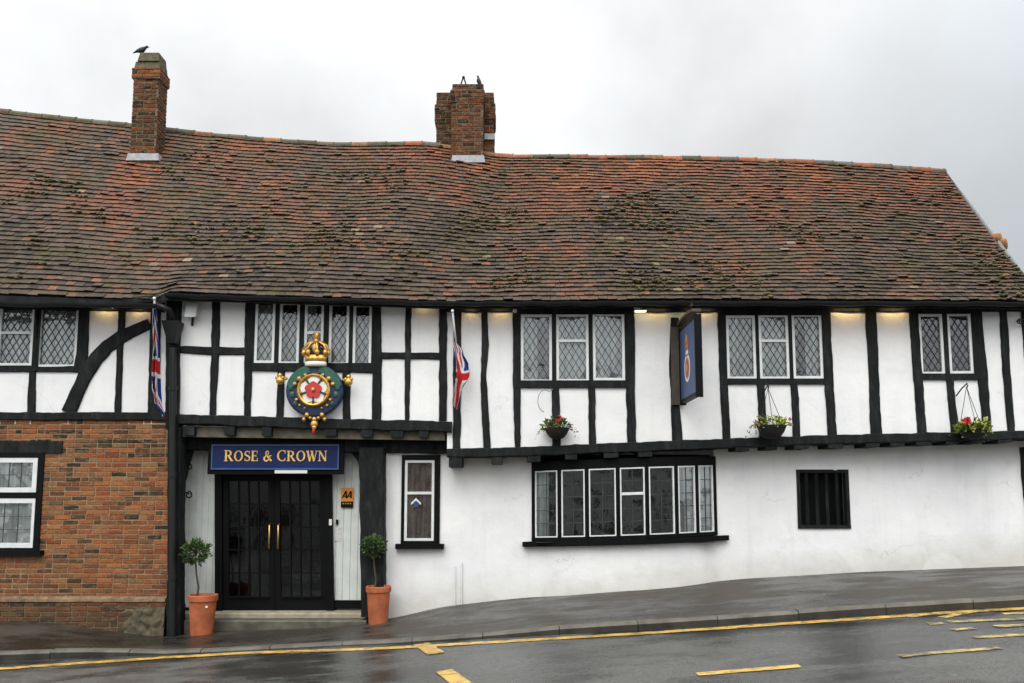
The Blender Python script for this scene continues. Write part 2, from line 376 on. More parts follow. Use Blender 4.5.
# ------------------------------------------------------------------ the inn
inn = thing('inn_building', 'long black and white timber-framed inn with sagging tiled roof and brick left end', 'pub', (0, .35, zwall(0)))
def wx(px, py, Y): return P(px, py, Y).x
def wz(px, py, Y): return P(px, py, Y).z
def sheet(name, mat, xs_, zlo, zhi, Yf, holes, amp=.006, step=.11, parent=inn, floor=None):
    """rendered wall between xs_[0..1], with real openings; Yf(x) is its plan"""
    X0, X1 = xs_
    bx = sorted(set([X0, X1]+[v for h in holes for v in h[:2] if X0 < v < X1])); bz = sorted(set([zlo, zhi]+[v for h in holes for v in h[2:] if zlo < v < zhi]))
    def fill(b):
        o = []
        for a, c in zip(b, b[1:]):
            m = max(1, int(math.ceil((c-a)/step))); o += [a+(c-a)*i/m for i in range(m)]
        return o+[b[-1]]
    gx, gz = fill(bx), fill(bz); mb = MB()
    for x in gx:
        for z in gz: mb.v.append((x, Yf(x)+amp*(nz(x*1.3, z*1.3, 4)+.5*nz(x*4, z*4, 2)), z if floor is None else max(z, floor(x))))
    n = len(gz)
    for i in range(len(gx)-1):
        for j in range(n-1):
            cx, cz = (gx[i]+gx[i+1])/2, (gz[j]+gz[j+1])/2
            if any(h[0] < cx < h[1] and h[2] < cz < h[3] for h in holes): continue
            if floor and gz[j+1] <= min(floor(gx[i]), floor(gx[i+1])): continue
            mb.face((i*n+j, (i+1)*n+j, (i+1)*n+j+1, i*n+j+1))
    return mb.build(name, mat, parent, smooth=True)
def timber(name, pts, Y=0.0, proud=.03, back=.05, mat=None, wob=.010, parent=inn):
    """a beam in the wall plane: pts are (px, py, width px) of its centre line"""
    m = len(pts); Ls, Rs = [], []
    for i, (x, y, w) in enumerate(pts):
        a, b = pts[max(i-1, 0)], pts[min(i+1, m-1)]
        tx, ty = b[0]-a[0], b[1]-a[1]; l = math.hypot(tx, ty); nx, ny = -ty/l, tx/l
        Ls.append(P(x+nx*w/2, y+ny*w/2, Y)); Rs.append(P(x-nx*w/2, y-ny*w/2, Y))
    LL, RR = [], []
    for i in range(m-1):
        k = max(1, int((Ls[i+1]-Ls[i]).length/.07))
        for j in range(k): LL.append(Ls[i].lerp(Ls[i+1], j/k)); RR.append(Rs[i].lerp(Rs[i+1], j/k))
    LL.append(Ls[-1]); RR.append(Rs[-1]); mb = MB(); s = rnd(0, 90); n = len(LL)
    for i in range(n):
        l, r = LL[i].copy(), RR[i].copy(); d = (r-l).normalized(); w = (r-l).length
        q = l.x*3+l.z*3
        l += d*wob*(nz(q, s)+.9*nz(q*3.1, s+5)); r += d*wob*(nz(q, s+20)+.9*nz(q*3.1, s+25))
        f = Y-proud+.004*nz(q*2, s+40); c = min(.012, w*.2)
        for p, yy in ((l, Y+back), (l, f+c), (l+d*c, f), (r-d*c, f), (r, f+c), (r, Y+back)): mb.v.append((p.x, yy, p.z))
    for i in range(n-1):
        for k in range(6):
            k2 = (k+1) % 6; mb.face((i*6+k, i*6+k2, (i+1)*6+k2, (i+1)*6+k))
    mb.face(tuple(range(6))[::-1]); mb.face(tuple(range((n-1)*6, n*6)))
    return mb.build(name, mat or TB, parent)
# -- windows ---------------------------------------------------------------
def bars_in_rect(mb, x0, x1, z0, z1, d, dx, dz, w, diamond, M):
    def seg(a, b):
        a, b = Vector(a), Vector(b); t = (b-a).normalized(); s = Vector((-t.y, t.x))*w/2
        q = [a-s, b-s, b+s, a+s]
        mb.hexa([M(p.x, d+.004, p.y) for p in q]+[M(p.x, d-.006, p.y) for p in q])
    if not diamond:
        k = max(2, round((x1-x0)/dx)); m = max(1, round((z1-z0)/dz))
        for i in range(1, k): seg((x0+(x1-x0)*i/k, z0), (x0+(x1-x0)*i/k, z1))
        for i in range(1, m): seg((x0, z0+(z1-z0)*i/m), (x1, z0+(z1-z0)*i/m))
        return
    sl = dz/dx; cx = (x0+x1)/2
    for sg in (1, -1):
        k = -40
        while k < 40:
            # z = z0 + sg*sl*(x-cx) + k*dz
            c = z0+k*dz; k += 1; pts = []
            f = lambda x: c+sg*sl*(x-cx)
            xa, xb = x0, x1
            lo = sorted(((z0-c)/(sg*sl)+cx, (z1-c)/(sg*sl)+cx))
            xa, xb = max(xa, lo[0]), min(xb, lo[1])
            if xb-xa > .01: seg((xa, f(xa)), (xb, f(xb)))
def curtain_mesh(x0, x1, z0, z1, d, M, amp=.02, freq=38, hem=0.0):
    mb = MB(); n = max(6, int((x1-x0)/.012)); s = rnd(0, 50); m = 6
    for i in range(n+1):
        x = x0+(x1-x0)*i/n
        for j in range(m+1):
            z = z0+(z1-z0)*j/m
            mb.v.append(M(x+.006*nz(j, s), d+amp*math.sin(freq*x+s+2.5*nz(x*6, s)+.3*j)*(.5+.5*nz(x*3, s+9))+amp*.5*nz(x*11, z*2, s), z))
    for i in range(n):
        for j in range(m): a = i*(m+1)+j; mb.face((a, a+m+1, a+m+2, a+1))
    return mb
def light(win, M, x0, x1, z0, z1, pat=('d', .1, .165), trans=None, cur='net', fr=.042, lw=.0085, gmat=None, cmat=None):
    """one white casement: frame, pane, leading, curtain as sub-parts of its window"""
    mb = MB(); d0, d1 = -.022, .02; e = .008
    def ring(x0, x1, z0, z1, w, da, db):
        mb.box(x0, x1, da, db, z1-w, z1, M=M); mb.box(x0, x1, da, db, z0, z0+w, M=M)
        mb.box(x0, x0+w, da, db, z0+w, z1-w, M=M); mb.box(x1-w, x1, da, db, z0+w, z1-w, M=M)
    ring(x0, x1, z0, z1, fr, d0, d1)
    parts = [(z0+fr, z1-fr)]
    if trans is not None:
        mb.box(x0+fr, x1-fr, d0-.006, d1, trans-.02, trans+.02, M=M); parts = [(z0+fr, trans-.02), (trans+.02, z1-fr)]
    mb.build('casement', WH, win)
    a, b = x0+fr, x1-fr
    for (p, q) in parts:
        g = MB(); g.poly([M(a-.004, .008, p-.004), M(b+.004, .008, p-.004), M(b+.004, .008, q+.004), M(a-.004, .008, q+.004)]); g.build('pane', gmat or GL, win, fixn=False)
        l = MB(); bars_in_rect(l, a, b, p, q, .003, pat[1], pat[2], lw, pat[0] == 'd', M)
        if l.f: l.build('leading', LEAD, win)
    if cur == 'net': curtain_mesh(a-.05, b+.05, z0, z1, .065, M).build('curtain', cmat or NET, win, smooth=True)
    elif cur == 'part': curtain_mesh(a-.05, a+(b-a)*.55, z0, z1, .065, M).build('curtain', cmat or NET, win, smooth=True)
    elif cur == 'right': curtain_mesh(a+(b-a)*.5, b+.05, z0, z1, .065, M).build('curtain', cmat or NET, win, smooth=True)
    elif cur == 'low': curtain_mesh(a-.05, b+.05, z0, z0+(z1-z0)*.74, .065, M).build('curtain', cmat or NET, win, smooth=True)
def planeM(Y): return lambda s, d, z: (s, Y+d, z)
HU, HL, HG = [], [], []      # holes: upper wall, left upper wall, ground wall right
def window(px_l, px_r, py_t, py_b, lights, Y, holes, pat=('d', .1, .165), sill=0, proud=.028, **kw):
    """outer black frame (px rect) with lights: (x0,x1,y0,y1,{opts}) in px at mid height"""
    ym = (py_t+py_b)/2
    X0, X1 = wx(px_l, ym, Y), wx(px_r, ym, Y); cx = (px_l+px_r)/2; Z0, Z1 = wz(cx, py_b, Y), wz(cx, py_t, Y)
    holes.append((X0+.02, X1-.02, Z0+.02, Z1-.02)); M = planeM(Y)
    L = []
    for (a, b, t, bt, o) in lights:
        lm = (t+bt)/2; L.append((wx(a, lm, Y), wx(b, lm, Y), wz((a+b)/2, bt, Y), wz((a+b)/2, t, Y), o))
    mb = MB(); zt = min(l[3] for l in L); zb = max(l[2] for l in L)
    stack = kw.pop('stack', False)
    if stack:
        zt = max(l[3] for l in L); zb = min(l[2] for l in L); mb.box(L[0][0]+.004, L[0][1]-.004, -proud, .10, L[1][3]-.004, L[0][2]+.004, M=M)
    zt2, zb2 = zt-.004, zb+.004
    mb.box(X0, X1, -proud, .10, zt2, Z1, M=M); mb.box(X0, X1, -proud-.004, .10, Z0, zb2, M=M)
    edges = [X0]+[v for l in (L[:1] if stack else L) for v in (l[0]+.003, l[1]-.003)]+[X1]
    for a, b in zip(edges[::2], edges[1::2]):
        if b-a > .004: mb.box(a, b, -proud, .10, zb2, zt2, M=M)
    # dim room behind
    r0, r1, D = X0+.03, X1-.03, .9
    iv = MB()
    for f in ([(r0, D, Z0), (r1, D, Z0), (r1, D, Z1), (r0, D, Z1)], [(r0, .1, Z0), (r0, D, Z0), (r0, D, Z1), (r0, .1, Z1)], [(r1, .1, Z0), (r1, D, Z0), (r1, D, Z1), (r1, .1, Z1)], [(r0, .1, Z0), (r1, .1, Z0), (r1, D, Z0), (r0, D, Z0)], [(r0, .1, Z1), (r1, .1, Z1), (r1, D, Z1), (r0, D, Z1)]):
        iv.poly([M(*p) for p in f])
    w = mb.build('window', BLK if sill else TB, inn); iv.build('interior', INT, w)
    if sill:
        s = MB(); s.box(X0-.07, X1+.07, -.11, -proud-.004, Z0-.075, Z0-.002, M=M); s.box(X0-.07, X1+.07, -proud-.004, .1, Z0-.075, Z0-.002, M=M); s.build('sill', BLK, w)
    for l in L:
        o = dict(kw); o.update(l[4]); tr = o.pop('tr', None)
        if tr: tr = wz((px_l+px_r)/2, tr, Y)
        light(w, M, l[0], l[1], l[2], l[3], pat=o.pop('pat', pat), trans=tr, **o)
    return w
N_, D_ = dict(cur='net'), dict(cur='none')
window(-42, 41, 301, 372, [(-41, -5, 301.5, 366, N_), (-1, 34.5, 301.6, 366, dict(tr=333))], YL, HL)
window(36.5, 81, 303, 372, [(38.5, 78.5, 305, 367.5, N_)], YL, HL)
window(246, 378, 299, 371, [(255, 275.5, 301, 363.5, N_), (279.5, 300, 302, 364.5, dict(cur='low')), (304.5, 324, 303, 365, dict(tr=333, cur='part')), (329, 349.5, 303, 365.5, dict(cur='low')), (353, 372, 304, 366.5, dict(cur='low'))], 0, HU)
window(513, 632, 306, 388, [(520.6, 552, 314.5, 382.5, dict(cur='part')), (556, 588.7, 314, 382, dict(tr=341)), (592.5, 624.7, 313.5, 380.8, N_)], 0, HU)
window(719, 829, 306, 384.5, [(726, 755.5, 315.5, 379.5, N_), (758.5, 788.5, 314.5, 379.5, dict(tr=341)), (791.8, 822, 314, 379, dict(cur='right'))], 0, HU)
window(911, 982, 306, 380, [(918.6, 943, 314, 374.8, D_), (947.3, 971.5, 313.5, 374, D_)], 0, HU)
# ground floor: sliding sash beside the door
window(401.5, 440, 455, 543.5, [(404.5, 434.5, 460, 541, dict(tr=493, cmat=DRAPE))], YR, HG, pat=('r', 9, 9), sill=1)
# brick-end window
HB = []
window(-48, 42.5, 453, 550, [(-44, 38.2, 457.5, 492.6, dict(cur='net')), (-44, 37, 498, 548, dict(cur='net'))], YL, HB, pat=('r', .19, .17), sill=1, fr=.075, stack=True)
# unglazed barred opening
Xa, Xb = wx(797, 500, YR), wx(849.5, 500, YR); Za, Zb = wz(823, 528.5, YR), wz(823, 469.5, YR)
HG.append((Xa+.01, Xb-.01, Za+.01, Zb-.01)); M = planeM(YR); mb = MB()
mb.box(Xa, Xb, -.012, .09, Zb-.05, Zb, M=M); mb.box(Xa, Xb, -.02, .09, Za, Za+.05, M=M); mb.box(Xa, Xa+.05, -.012, .09, Za+.05, Zb-.05, M=M); mb.box(Xb-.05, Xb, -.012, .09, Za+.05, Zb-.05, M=M)
wv = mb.build('window', TB, inn)
for i in range(4):
    x = Xa+.05+(Xb-Xa-.1)*(i+.75)/4.5; b = MB(); h = .026
    b.hexa([(x-h, YR+.04, Za+.045), (x, YR+.01, Za+.045), (x+h, YR+.04, Za+.045), (x, YR+.075, Za+.045), (x-h, YR+.04, Zb-.045), (x, YR+.01, Zb-.045), (x+h, YR+.04, Zb-.045), (x, YR+.075, Zb-.045)])
    b.build('bar', TB, wv)
b = MB(); b.poly([(Xa+.02, YR+.2, Za), (Xb-.02, YR+.2, Za), (Xb-.02, YR+.2, Zb), (Xa+.02, YR+.2, Zb)]); b.build('dark_backing', BLK, wv)  # added black sheet, stands in for the unlit interior behind the bars
# -- bow window --------------------------------------------------------------
bp = [(532, .33), (559.7, .19), (587, .09), (618, .035), (646.8, .035), (676, .10), (696.5, .21), (716, .34)]
bpl = [(P(px, 500, y).x, y) for px, y in bp]; bxc = bpl[3][0]
BT, BBm = wz(618, 468, .04), wz(618, 536, .04); slope = (wz(700, 465.5, .25)-wz(545, 470.8, .27))/(wx(700, 465, .25)-wx(545, 470, .27))
def shz(x, z): return z+slope*(x-bxc)
HTOP = wz(618, 458.5, .0)
bay = MB(); room = MB(); facets = []
for (x0, y0), (x1, y1) in zip(bpl, bpl[1:]):
    a, b = Vector((x0, y0)), Vector((x1, y1)); L = (b-a).length; t = (b-a)/L; nn = Vector((-t.y, t.x))
    if nn.y < 0: nn = -nn
    def Mf(s, d, z, a=a, t=t, nn=nn):
        p = a+t*s+nn*d; return (p.x, p.y, shz(p.x, z))
    facets.append((Mf, L))
for k, (Mf, L) in enumerate(facets):
    mw = .03
    if k == 0: l0, l1 = .055, L-mw
    elif k == 6: l0, l1 = mw, L-.06
    else: l0, l1 = mw, L-mw
    bay.box(0, L, -.02, .10, BT-.004, HTOP, M=Mf); bay.box(0, L, -.024, .10, BBm-.05, BBm+.004, M=Mf)
    bay.box(0, l0+.003, -.02, .10, BBm+.004, BT-.004, M=Mf); bay.box(l1-.003, L, -.02, .10, BBm+.004, BT-.004, M=Mf)
bw = bay.build('window', BLK, inn); tag(bw, 'seven-light bow window with white casements')
sl = MB()
for k, (Mf, L) in enumerate(facets):
    e0 = -.12 if k == 0 else -.01; e1 = L+.14 if k == 6 else L+.01
    sl.box(e0, e1, -.10-.001*k, .06, BBm-.125-.001*k, BBm-.052-.001*k, M=Mf)
sl.build('sill', BLK, bw)
for k, (Mf, L) in enumerate(facets):
    l0 = .055 if k == 0 else .03; l1 = L-.06 if k == 6 else L-.03
    cu = {0: 'part', 6: 'net', 5: 'right'}.get(k, 'none')
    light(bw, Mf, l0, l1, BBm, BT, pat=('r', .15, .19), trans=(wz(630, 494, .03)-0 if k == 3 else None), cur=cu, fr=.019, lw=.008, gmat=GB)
# room behind the bow: floor, back wall with a table-height dado
x0, x1 = bpl[0][0]+.05, bpl[-1][0]-.05; r = MB(); zt, zb = BT+.2, BBm-.1
r.poly([(x0, 2.2, zb), (x1, 2.2, zb), (x1, 2.2, zt), (x0, 2.2, zt)])
r.poly([(x0, .45, zb), (x0, 2.2, zb), (x0, 2.2, zt), (x0, .45, zt)]); r.poly([(x1, .45, zb), (x1, 2.2, zb), (x1, 2.2, zt), (x1, .45, zt)])
r.poly([(x0, .1, zt), (x1, .1, zt), (x1, 2.2, zt), (x0, 2.2, zt)]); r.poly([(x0, .1, zb), (x1, .1, zb), (x1, 2.2, zb), (x0, 2.2, zb)])
r.build('interior', INT, bw)
def ywall(x):
    if x <= bpl[0][0] or x >= bpl[-1][0]: return YR
    y = interp([(a, b) for a, b in bpl], x); return min(YR, y+.004)
HG.append((bpl[0][0]+.02, bpl[-1][0]-.02, BBm-.04, HTOP+1))
# -- plaster --------------------------------------------------------------
XA = wx(180, 360, 0); XBR = wx(1046, 370, 0)
XLW = -12.2
FLR = [(wx(a, b, 0), wz(a, b, 0)) for a, b in ((447.2, 454), (500, 453), (600, 449), (700, 445), (800, 441), (900, 438.5), (1046, 435))]
FLC = [(wx(a, b, 0), wz(a, b, 0)) for a, b in ((172, 420), (300, 424), (446, 428))]
XJ = wx(447.1, 440, 0)
sheet('plaster_wall', PL, (XA, XJ), wz(180, 428, 0), wz(600, 300, 0), lambda x: 0.0, [h for h in HU if h[0] < XJ], floor=lambda x: interp(FLC, x))
sheet('plaster_wall', PL, (XJ, XBR), wz(460, 456, 0), wz(600, 300, 0), lambda x: 0.0, [h for h in HU if h[0] > XJ], floor=lambda x: interp(FLR, x))
XL1 = wx(172, 360, YL)
sheet('plaster_wall', PL, (XLW, XL1), wz(100, 424, YL), wz(100, 296, YL), lambda x: YL, HL)
XG0 = wx(385, 530, YR); XG1 = wx(1036, 480, YR)
sheet('plaster_wall', PLG, (XG0, XG1), -.75, wz(600, 430, YR), ywall, HG, amp=.014, step=.1)
# -- timbers, left end (plane YL) ------------------------------------------
T = timber
T('wall_plate', [(-330, 305, 9), (0, 304.5, 9), (165, 308, 9)], YL, .034)
T('sill_beam', [(-330, 415, 9), (0, 416.5, 8), (60, 416.5, 8), (168, 416.5, 8)], YL, .05)
T('window_rail', [(-330, 369, 6), (-42, 369, 6), (82, 369.5, 6)], YL, .031)
for a in ([(37.5, 308, 3), (36.5, 366, 3)], [(33, 372, 7), (31.5, 413, 7.5)], [(-42, 308, 9), (-44, 413, 9)], [(-120, 308, 9), (-124, 413, 9)], [(-200, 308, 9), (-206, 413, 9)], [(84.5, 310, 10), (83, 350, 11), (80, 372, 13)], [(122.5, 312, 7), (120.5, 350, 6.5), (118, 413, 6.5)], [(156, 311, 10), (155, 360, 11), (154, 413, 12)]):
    T('timber_stud', a, YL)
T('brace', [(150, 324, 10), (138, 329, 11), (122, 337, 13), (108, 347, 13.5), (97, 358, 14), (86, 375, 14), (78, 392, 13.5), (69, 413, 14)], YL, .038)
# -- timbers, centre -------------------------------------------------------
T('wall_plate', [(181, 296.5, 6), (300, 299.5, 7), (447, 305, 7)], 0, .034)
T('timber_post', [(175, 300, 13), (174.5, 360, 13), (174, 430, 13)], .02, .09, .1)
T('rail', [(181, 350, 7.5), (247, 351.5, 8)], 0, .031); T('rail', [(380, 355.5, 7), (440, 356.3, 7)], 0, .031)
for a in ([(216.5, 299, 8), (215.5, 350, 8), (213, 415, 6.5)], [(250.3, 300, 8.5), (248.5, 360, 8), (247.5, 418, 7)], [(281.5, 371, 7), (280, 418, 7.5)], [(346.5, 371, 7.5), (347, 420, 8)], [(377, 303, 8), (377.5, 360, 9), (376.5, 421, 9.5)], [(408.5, 305, 6), (408, 350, 6), (407, 421, 4.5)], [(443, 306, 8), (443, 421, 7.5)], [(457.5, 311, 7.5), (457, 380, 8), (456.5, 455, 8)],
          [(484.5, 312, 6.5), (485.5, 345, 7), (483.5, 375, 6), (484.5, 405, 7), (487.5, 453, 7.5)], [(516.3, 310, 7.5), (516.5, 380, 7.5), (518, 452, 6)], [(555.5, 387, 7.5), (556, 415, 8), (556.5, 449, 8.5)], [(591.5, 387, 7), (592.5, 447, 7)], [(629.5, 311, 9), (630, 345, 10), (630.5, 380, 9), (631.5, 446, 9)], [(674.5, 318, 8), (673.5, 360, 9), (674.5, 395, 8), (677.5, 445, 11)],
          [(721.3, 311, 8), (723, 370, 8), (726.5, 441, 8)], [(760.7, 384, 7.5), (763, 439, 7.5)], [(793.7, 384, 7.5), (796.5, 438, 7.5)], [(825.5, 311, 9), (828, 370, 9), (832, 436, 9)], [(870.5, 311, 11), (873.3, 370, 10), (876, 436, 11)], [(913, 311, 9), (917, 370, 9), (921.8, 433, 9)], [(949.5, 379, 7), (954.5, 432, 8)], [(976, 311, 10), (982, 375, 10), (987, 432, 9)], [(1002.5, 311, 7.5), (1006, 370, 8), (1010.5, 431, 8)], [(1026, 311, 10), (1030, 370, 10), (1035, 431, 10)]):
    T('timber_stud', a, 0)
T('wall_plate', [(447, 308, 9), (690, 308, 9), (1048, 308, 8)], 0, .034)
T('window_rail', [(246, 368, 6), (378, 370, 6)], 0, .032); T('window_rail', [(519, 385.5, 5.5), (628, 384.8, 5.5)], 0, .032)
T('window_rail', [(722, 382, 5.5), (832, 381.5, 5.5)], 0, .032); T('window_rail', [(915, 377.5, 5), (983, 377, 5)], 0, .032)
# jetty beams
T('jetty_beam', [(172, 419, 10), (300, 423, 10.5), (452, 427, 10.5)], -.02, .06, .25, wob=.012)
T('jetty_beam', [(447, 453, 8.5), (500, 452.5, 9), (600, 448.5, 9.5), (700, 444.5, 9.5), (800, 440.5, 9), (900, 438, 9), (1046, 434.5, 9)], -.02, .06, .36, wob=.012)
T('lintel_beam', [(181, 443, 13), (300, 444, 14), (449, 445, 18)], .30, .03, .4)
def joist(px, py, w, h):
    c = P(px, py, -.05); sx = w/68/2; sz = h/68/2; mb = MB(); k = rnd(-.012, .012)
    mb.hexa([(c.x-sx, -.075, c.z-sz), (c.x+sx, -.075, c.z-sz+k), (c.x+sx, .34, c.z-sz), (c.x-sx, .34, c.z-sz), (c.x-sx, -.065, c.z+sz), (c.x+sx, -.065, c.z+sz), (c.x+sx, .34, c.z+sz), (c.x-sx, .34, c.z+sz)])
    mb.build('joist_end', TB, inn)
for px in (189, 230, 267, 331, 367, 397, 424): joist(px, 430.5+(px-189)*.010, rnd(9, 13), 9)
joist(455.5, 462, 13, 10)
for px, py in ((497, 460.5), (534, 458.3), (571, 456), (611, 454.8), (645, 453.5), (742, 447.5), (771, 446.2), (801, 445.6), (835, 444.8), (872, 443.8), (897, 442.6), (923, 441.6), (952, 440.8), (977, 440), (1004, 439.5)): joist(px, py, rnd(11, 15), 6.5)
mb = MB(); a, b = wx(181, 432, .04), wx(445, 432, .04); zz = (wz(181, 426, .04), wz(445, 431, .04))
mb.hexa([(a, .03, zz[0]-.16), (b, .03, zz[1]-.14), (b, .06, zz[1]-.14), (a, .06, zz[0]-.16), (a, .03, zz[0]), (b, .03, zz[1]), (b, .06, zz[1]), (a, .06, zz[0])])
mb.build('soffit_board', BEI, inn)
mb = MB(); mb.box(a, b, .06, .6, zz[0]-.15, zz[0]-.12); mb.build('soffit', INT, inn)
# -- entrance --------------------------------------------------------------
def pbox(px0, px1, py0, py1, y0, y1, mat, name, parent=inn):
    ym = (py0+py1)/2; mb = MB(); mb.box(wx(px0, ym, y0), wx(px1, ym, y0), y0, y1, wz((px0+px1)/2, py1, y0), wz((px0+px1)/2, py0, y0)); return mb.build(name, mat, parent)
T('timber_post', [(175.5, 428, 13), (175, 520, 13), (174.5, 640, 13.5)], .0, .05, .14, wob=.01)
mb = MB(); xr = wx(176, 520, YB); mb.box(xr-.03, xr, .14, YB+.05, -.75, wz(176, 440, YB)); mb.build('side_return', TB, inn)
T('timber_post', [(372.5, 448, 25), (373, 520, 24), (374, 616, 23)], .24, .12, .38, wob=.01)
for pl in ([(183, 445), (193, 445), (188, 462), (184, 480)], [(361, 445), (346, 445), (357, 460), (361, 470)]):
    q = [P(x, y, .4) for x, y in pl]; mb = MB(); mb.prism([(p.x, p.z) for p in q], .38, .5); mb.build('bracket', TB, inn)
for (pa, pb, pt, pbm) in ((176, 221, 440, 607.5), (329, 366, 440, 600.5)):
    X0, X1 = wx(pa, 520, YB), wx(pb, 520, YB); Z0, Z1 = wz((pa+pb)/2, pbm, YB), wz((pa+pb)/2, pt, YB); mb = MB(); n = max(4, round((X1-X0)/.105)); w = (X1-X0)/n
    for i in range(n):
        x = X0+w*i; g = .008
        for u, v in (((x, .012), (x+g, 0)), ((x+g, 0), (x+w-g, 0)), ((x+w-g, 0), (x+w, .012))):
            mb.poly([(u[0], YB+u[1], Z0), (v[0], YB+v[1], Z0), (v[0], YB+v[1], Z1), (u[0], YB+u[1], Z1)])
    mb.build('boarded_panel', BRD, inn)
pbox(333.5, 366, 600.3, 609, YB-.03, YB+.1, BLK, 'plinth_rail'); pbox(177, 216.5, 607.5, 616, YB-.03, YB+.1, BLK, 'plinth_rail')
XD0, XD1 = wx(216, 540, YB), wx(333.5, 540, YB); ZD0, ZD1 = wz(275, 613, YB), wz(275, 466, YB)
fw = .11
Mq = lambda x, y, z: (x-.040*(z-(ZD0+ZD1)/2), y, z)
mb = MB(); mb.box(XD0, XD0+fw, YB-.06, YB+.1, ZD0, ZD1-fw, M=Mq); mb.box(XD1-fw, XD1, YB-.06, YB+.1, ZD0, ZD1-fw, M=Mq); mb.box(XD0, XD1, YB-.06, YB+.1, ZD1-fw, ZD1, M=Mq)
mb.build('door_frame', BLK, inn)
xm = (XD0+XD1)/2; zmd = (ZD0+ZD1)/2; M = lambda x, d, z: (x-.040*(z-zmd), YB+d, z)
for k in (0, 1):
    a, b = (XD0+fw+.004, xm-.003) if k == 0 else (xm+.003, XD1-fw-.004); z0, z1 = ZD0+.01, ZD1-fw-.004
    st, br, trl = .085, .24, .12; mb = MB(); f0, f1 = -.02, .03
    mb.box(a, b, f0, f1, z0, z0+br, M=M); mb.box(a, b, f0, f1, z1-trl, z1, M=M); mb.box(a, a+st, f0, f1, z0+br, z1-trl, M=M); mb.box(b-st, b, f0, f1, z0+br, z1-trl, M=M)
    ga, gb, gz0, gz1 = a+st, b-st, z0+br, z1-trl
    mb.box(ga, gb, f0-.03, f0, gz0-.025, gz0, M=M)
    for i in (1, 2, 3):
        x = ga+(gb-ga)*i/4; mb.box(x-.011, x+.011, f0+.006, f1-.01, gz0, gz1, M=M)
    for i in (1, 2, 3, 4):
        z = gz0+(gz1-gz0)*i/5
        for j in range(4):
            u, v = ga+(gb-ga)*j/4+.011, ga+(gb-ga)*(j+1)/4-.011; mb.box(u, v, f0+.008, f1-.01, z-.009, z+.009, M=M)
    d = mb.build('door', BLK, inn)
    for i in range(4):
        for j in range(5):
            u, v = ga+(gb-ga)*i/4, ga+(gb-ga)*(i+1)/4; p, q = gz0+(gz1-gz0)*j/5, gz0+(gz1-gz0)*(j+1)/5; tw = rnd(-.0012, .0012); tw2 = rnd(-.0012, .0012)
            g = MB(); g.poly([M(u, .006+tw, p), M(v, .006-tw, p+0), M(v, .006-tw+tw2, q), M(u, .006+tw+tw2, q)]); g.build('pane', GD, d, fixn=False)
    hx = xm-.065 if k == 0 else xm+.07; h0, h1 = wz(275, 549, YB), wz(275, 524, YB); hb = MB()
    hb.tube([(hx, YB-.02, h1), (hx, YB-.075, h1-.02), (hx, YB-.085, (h0+h1)/2), (hx, YB-.075, h0+.02), (hx, YB-.02, h0)], .016, 8); hb.build('handle', BRASS, d, smooth=True)
iv = MB()
for f in ([(XD0, 2.0, ZD0), (XD1, 2.0, ZD0), (XD1, 2.0, ZD1), (XD0, 2.0, ZD1)], [(XD0, YB+.1, ZD0), (XD0, 2, ZD0), (XD0, 2, ZD1), (XD0, YB+.1, ZD1)], [(XD1, YB+.1, ZD0), (XD1, 2, ZD0), (XD1, 2, ZD1), (XD1, YB+.1, ZD1)], [(XD0, YB+.1, ZD0), (XD1, YB+.1, ZD0), (XD1, 2, ZD0), (XD0, 2, ZD0)], [(XD0, YB+.1, ZD1), (XD1, YB+.1, ZD1), (XD1, 2, ZD1), (XD0, 2, ZD1)]): iv.poly(f)
iv.build('entrance_lobby', INT, inn)
pbox(177, 367, 438, 475, YB+.12, YB+.15, TB, 'door_header')
# stone steps
def step(px0, px1, pyt, pyb, y0, mat):
    X0, X1 = wx(px0, pyb, y0), wx(px1, pyb, y0); z1 = wz((px0+px1)/2, pyt, y0); mb = MB(); n = 14; s = rnd(0, 30)
    for i in range(n+1):
        x = X0+(X1-X0)*i/n; k = .008*nz(x*3, s)
        for (yy, zz_) in ((y0+k, z1-.45), (y0+k, z1-.02), (y0+.02+k, z1+.004*nz(x*4, s)), (YB-.01, z1+.004)): mb.v.append((x, yy, zz_))
    for i in range(n):
        for j in range(3): a = i*4+j; mb.face((a, a+4, a+5, a+1))
    mb.face((0, 1, 2, 3)); mb.face((n*4, n*4+3, n*4+2, n*4+1))
    return mb.build('doorstep', mat, inn)
step(176, 367, 613, 620, .34, STN); step(178, 366, 620.5, 633, .1, STD)
# -- downpipe, gutters -----------------------------------------------------
mb = MB(); x = wx(176, 500, -.12)
zt = wz(176, 350, -.12); zb = zwall(x)-.05
qa, qb = P(172.5, 640, -.13), P(173, 348, -.13); mb.tube([qa, qb], .052, 12)
for f_ in (.2, .55, .85):
    q0 = qa.lerp(qb, f_); q1 = qa.lerp(qb, f_+.015); mb.tube([q0, q1], .064, 12)
dp = mb.build('downpipe', GUT, inn, smooth=False)
mb = MB(); c = P(173, 333, -.12); mb.hexa([(c.x-.05, -.18, c.z-.16), (c.x+.06, -.18, c.z-.16), (c.x+.06, -.07, c.z-.16), (c.x-.05, -.07, c.z-.16), (c.x-.12, -.26, c.z+.16), (c.x+.13, -.26, c.z+.16), (c.x+.13, -.04, c.z+.16), (c.x-.12, -.04, c.z+.16)])
mb.build('rain_hopper', GUT, inn)
mb = MB(); a = P(163, 306, -.3); b2 = P(186, 322, -.2); mb.tube([(a.x-.1, -.33, a.z+.02), (a.x+.1, -.3, a.z-.06), (c.x, -.16, c.z+.22), (c.x, -.14, c.z+.1)], .045, 10); mb.build('swan_neck', GUT, inn, smooth=True)
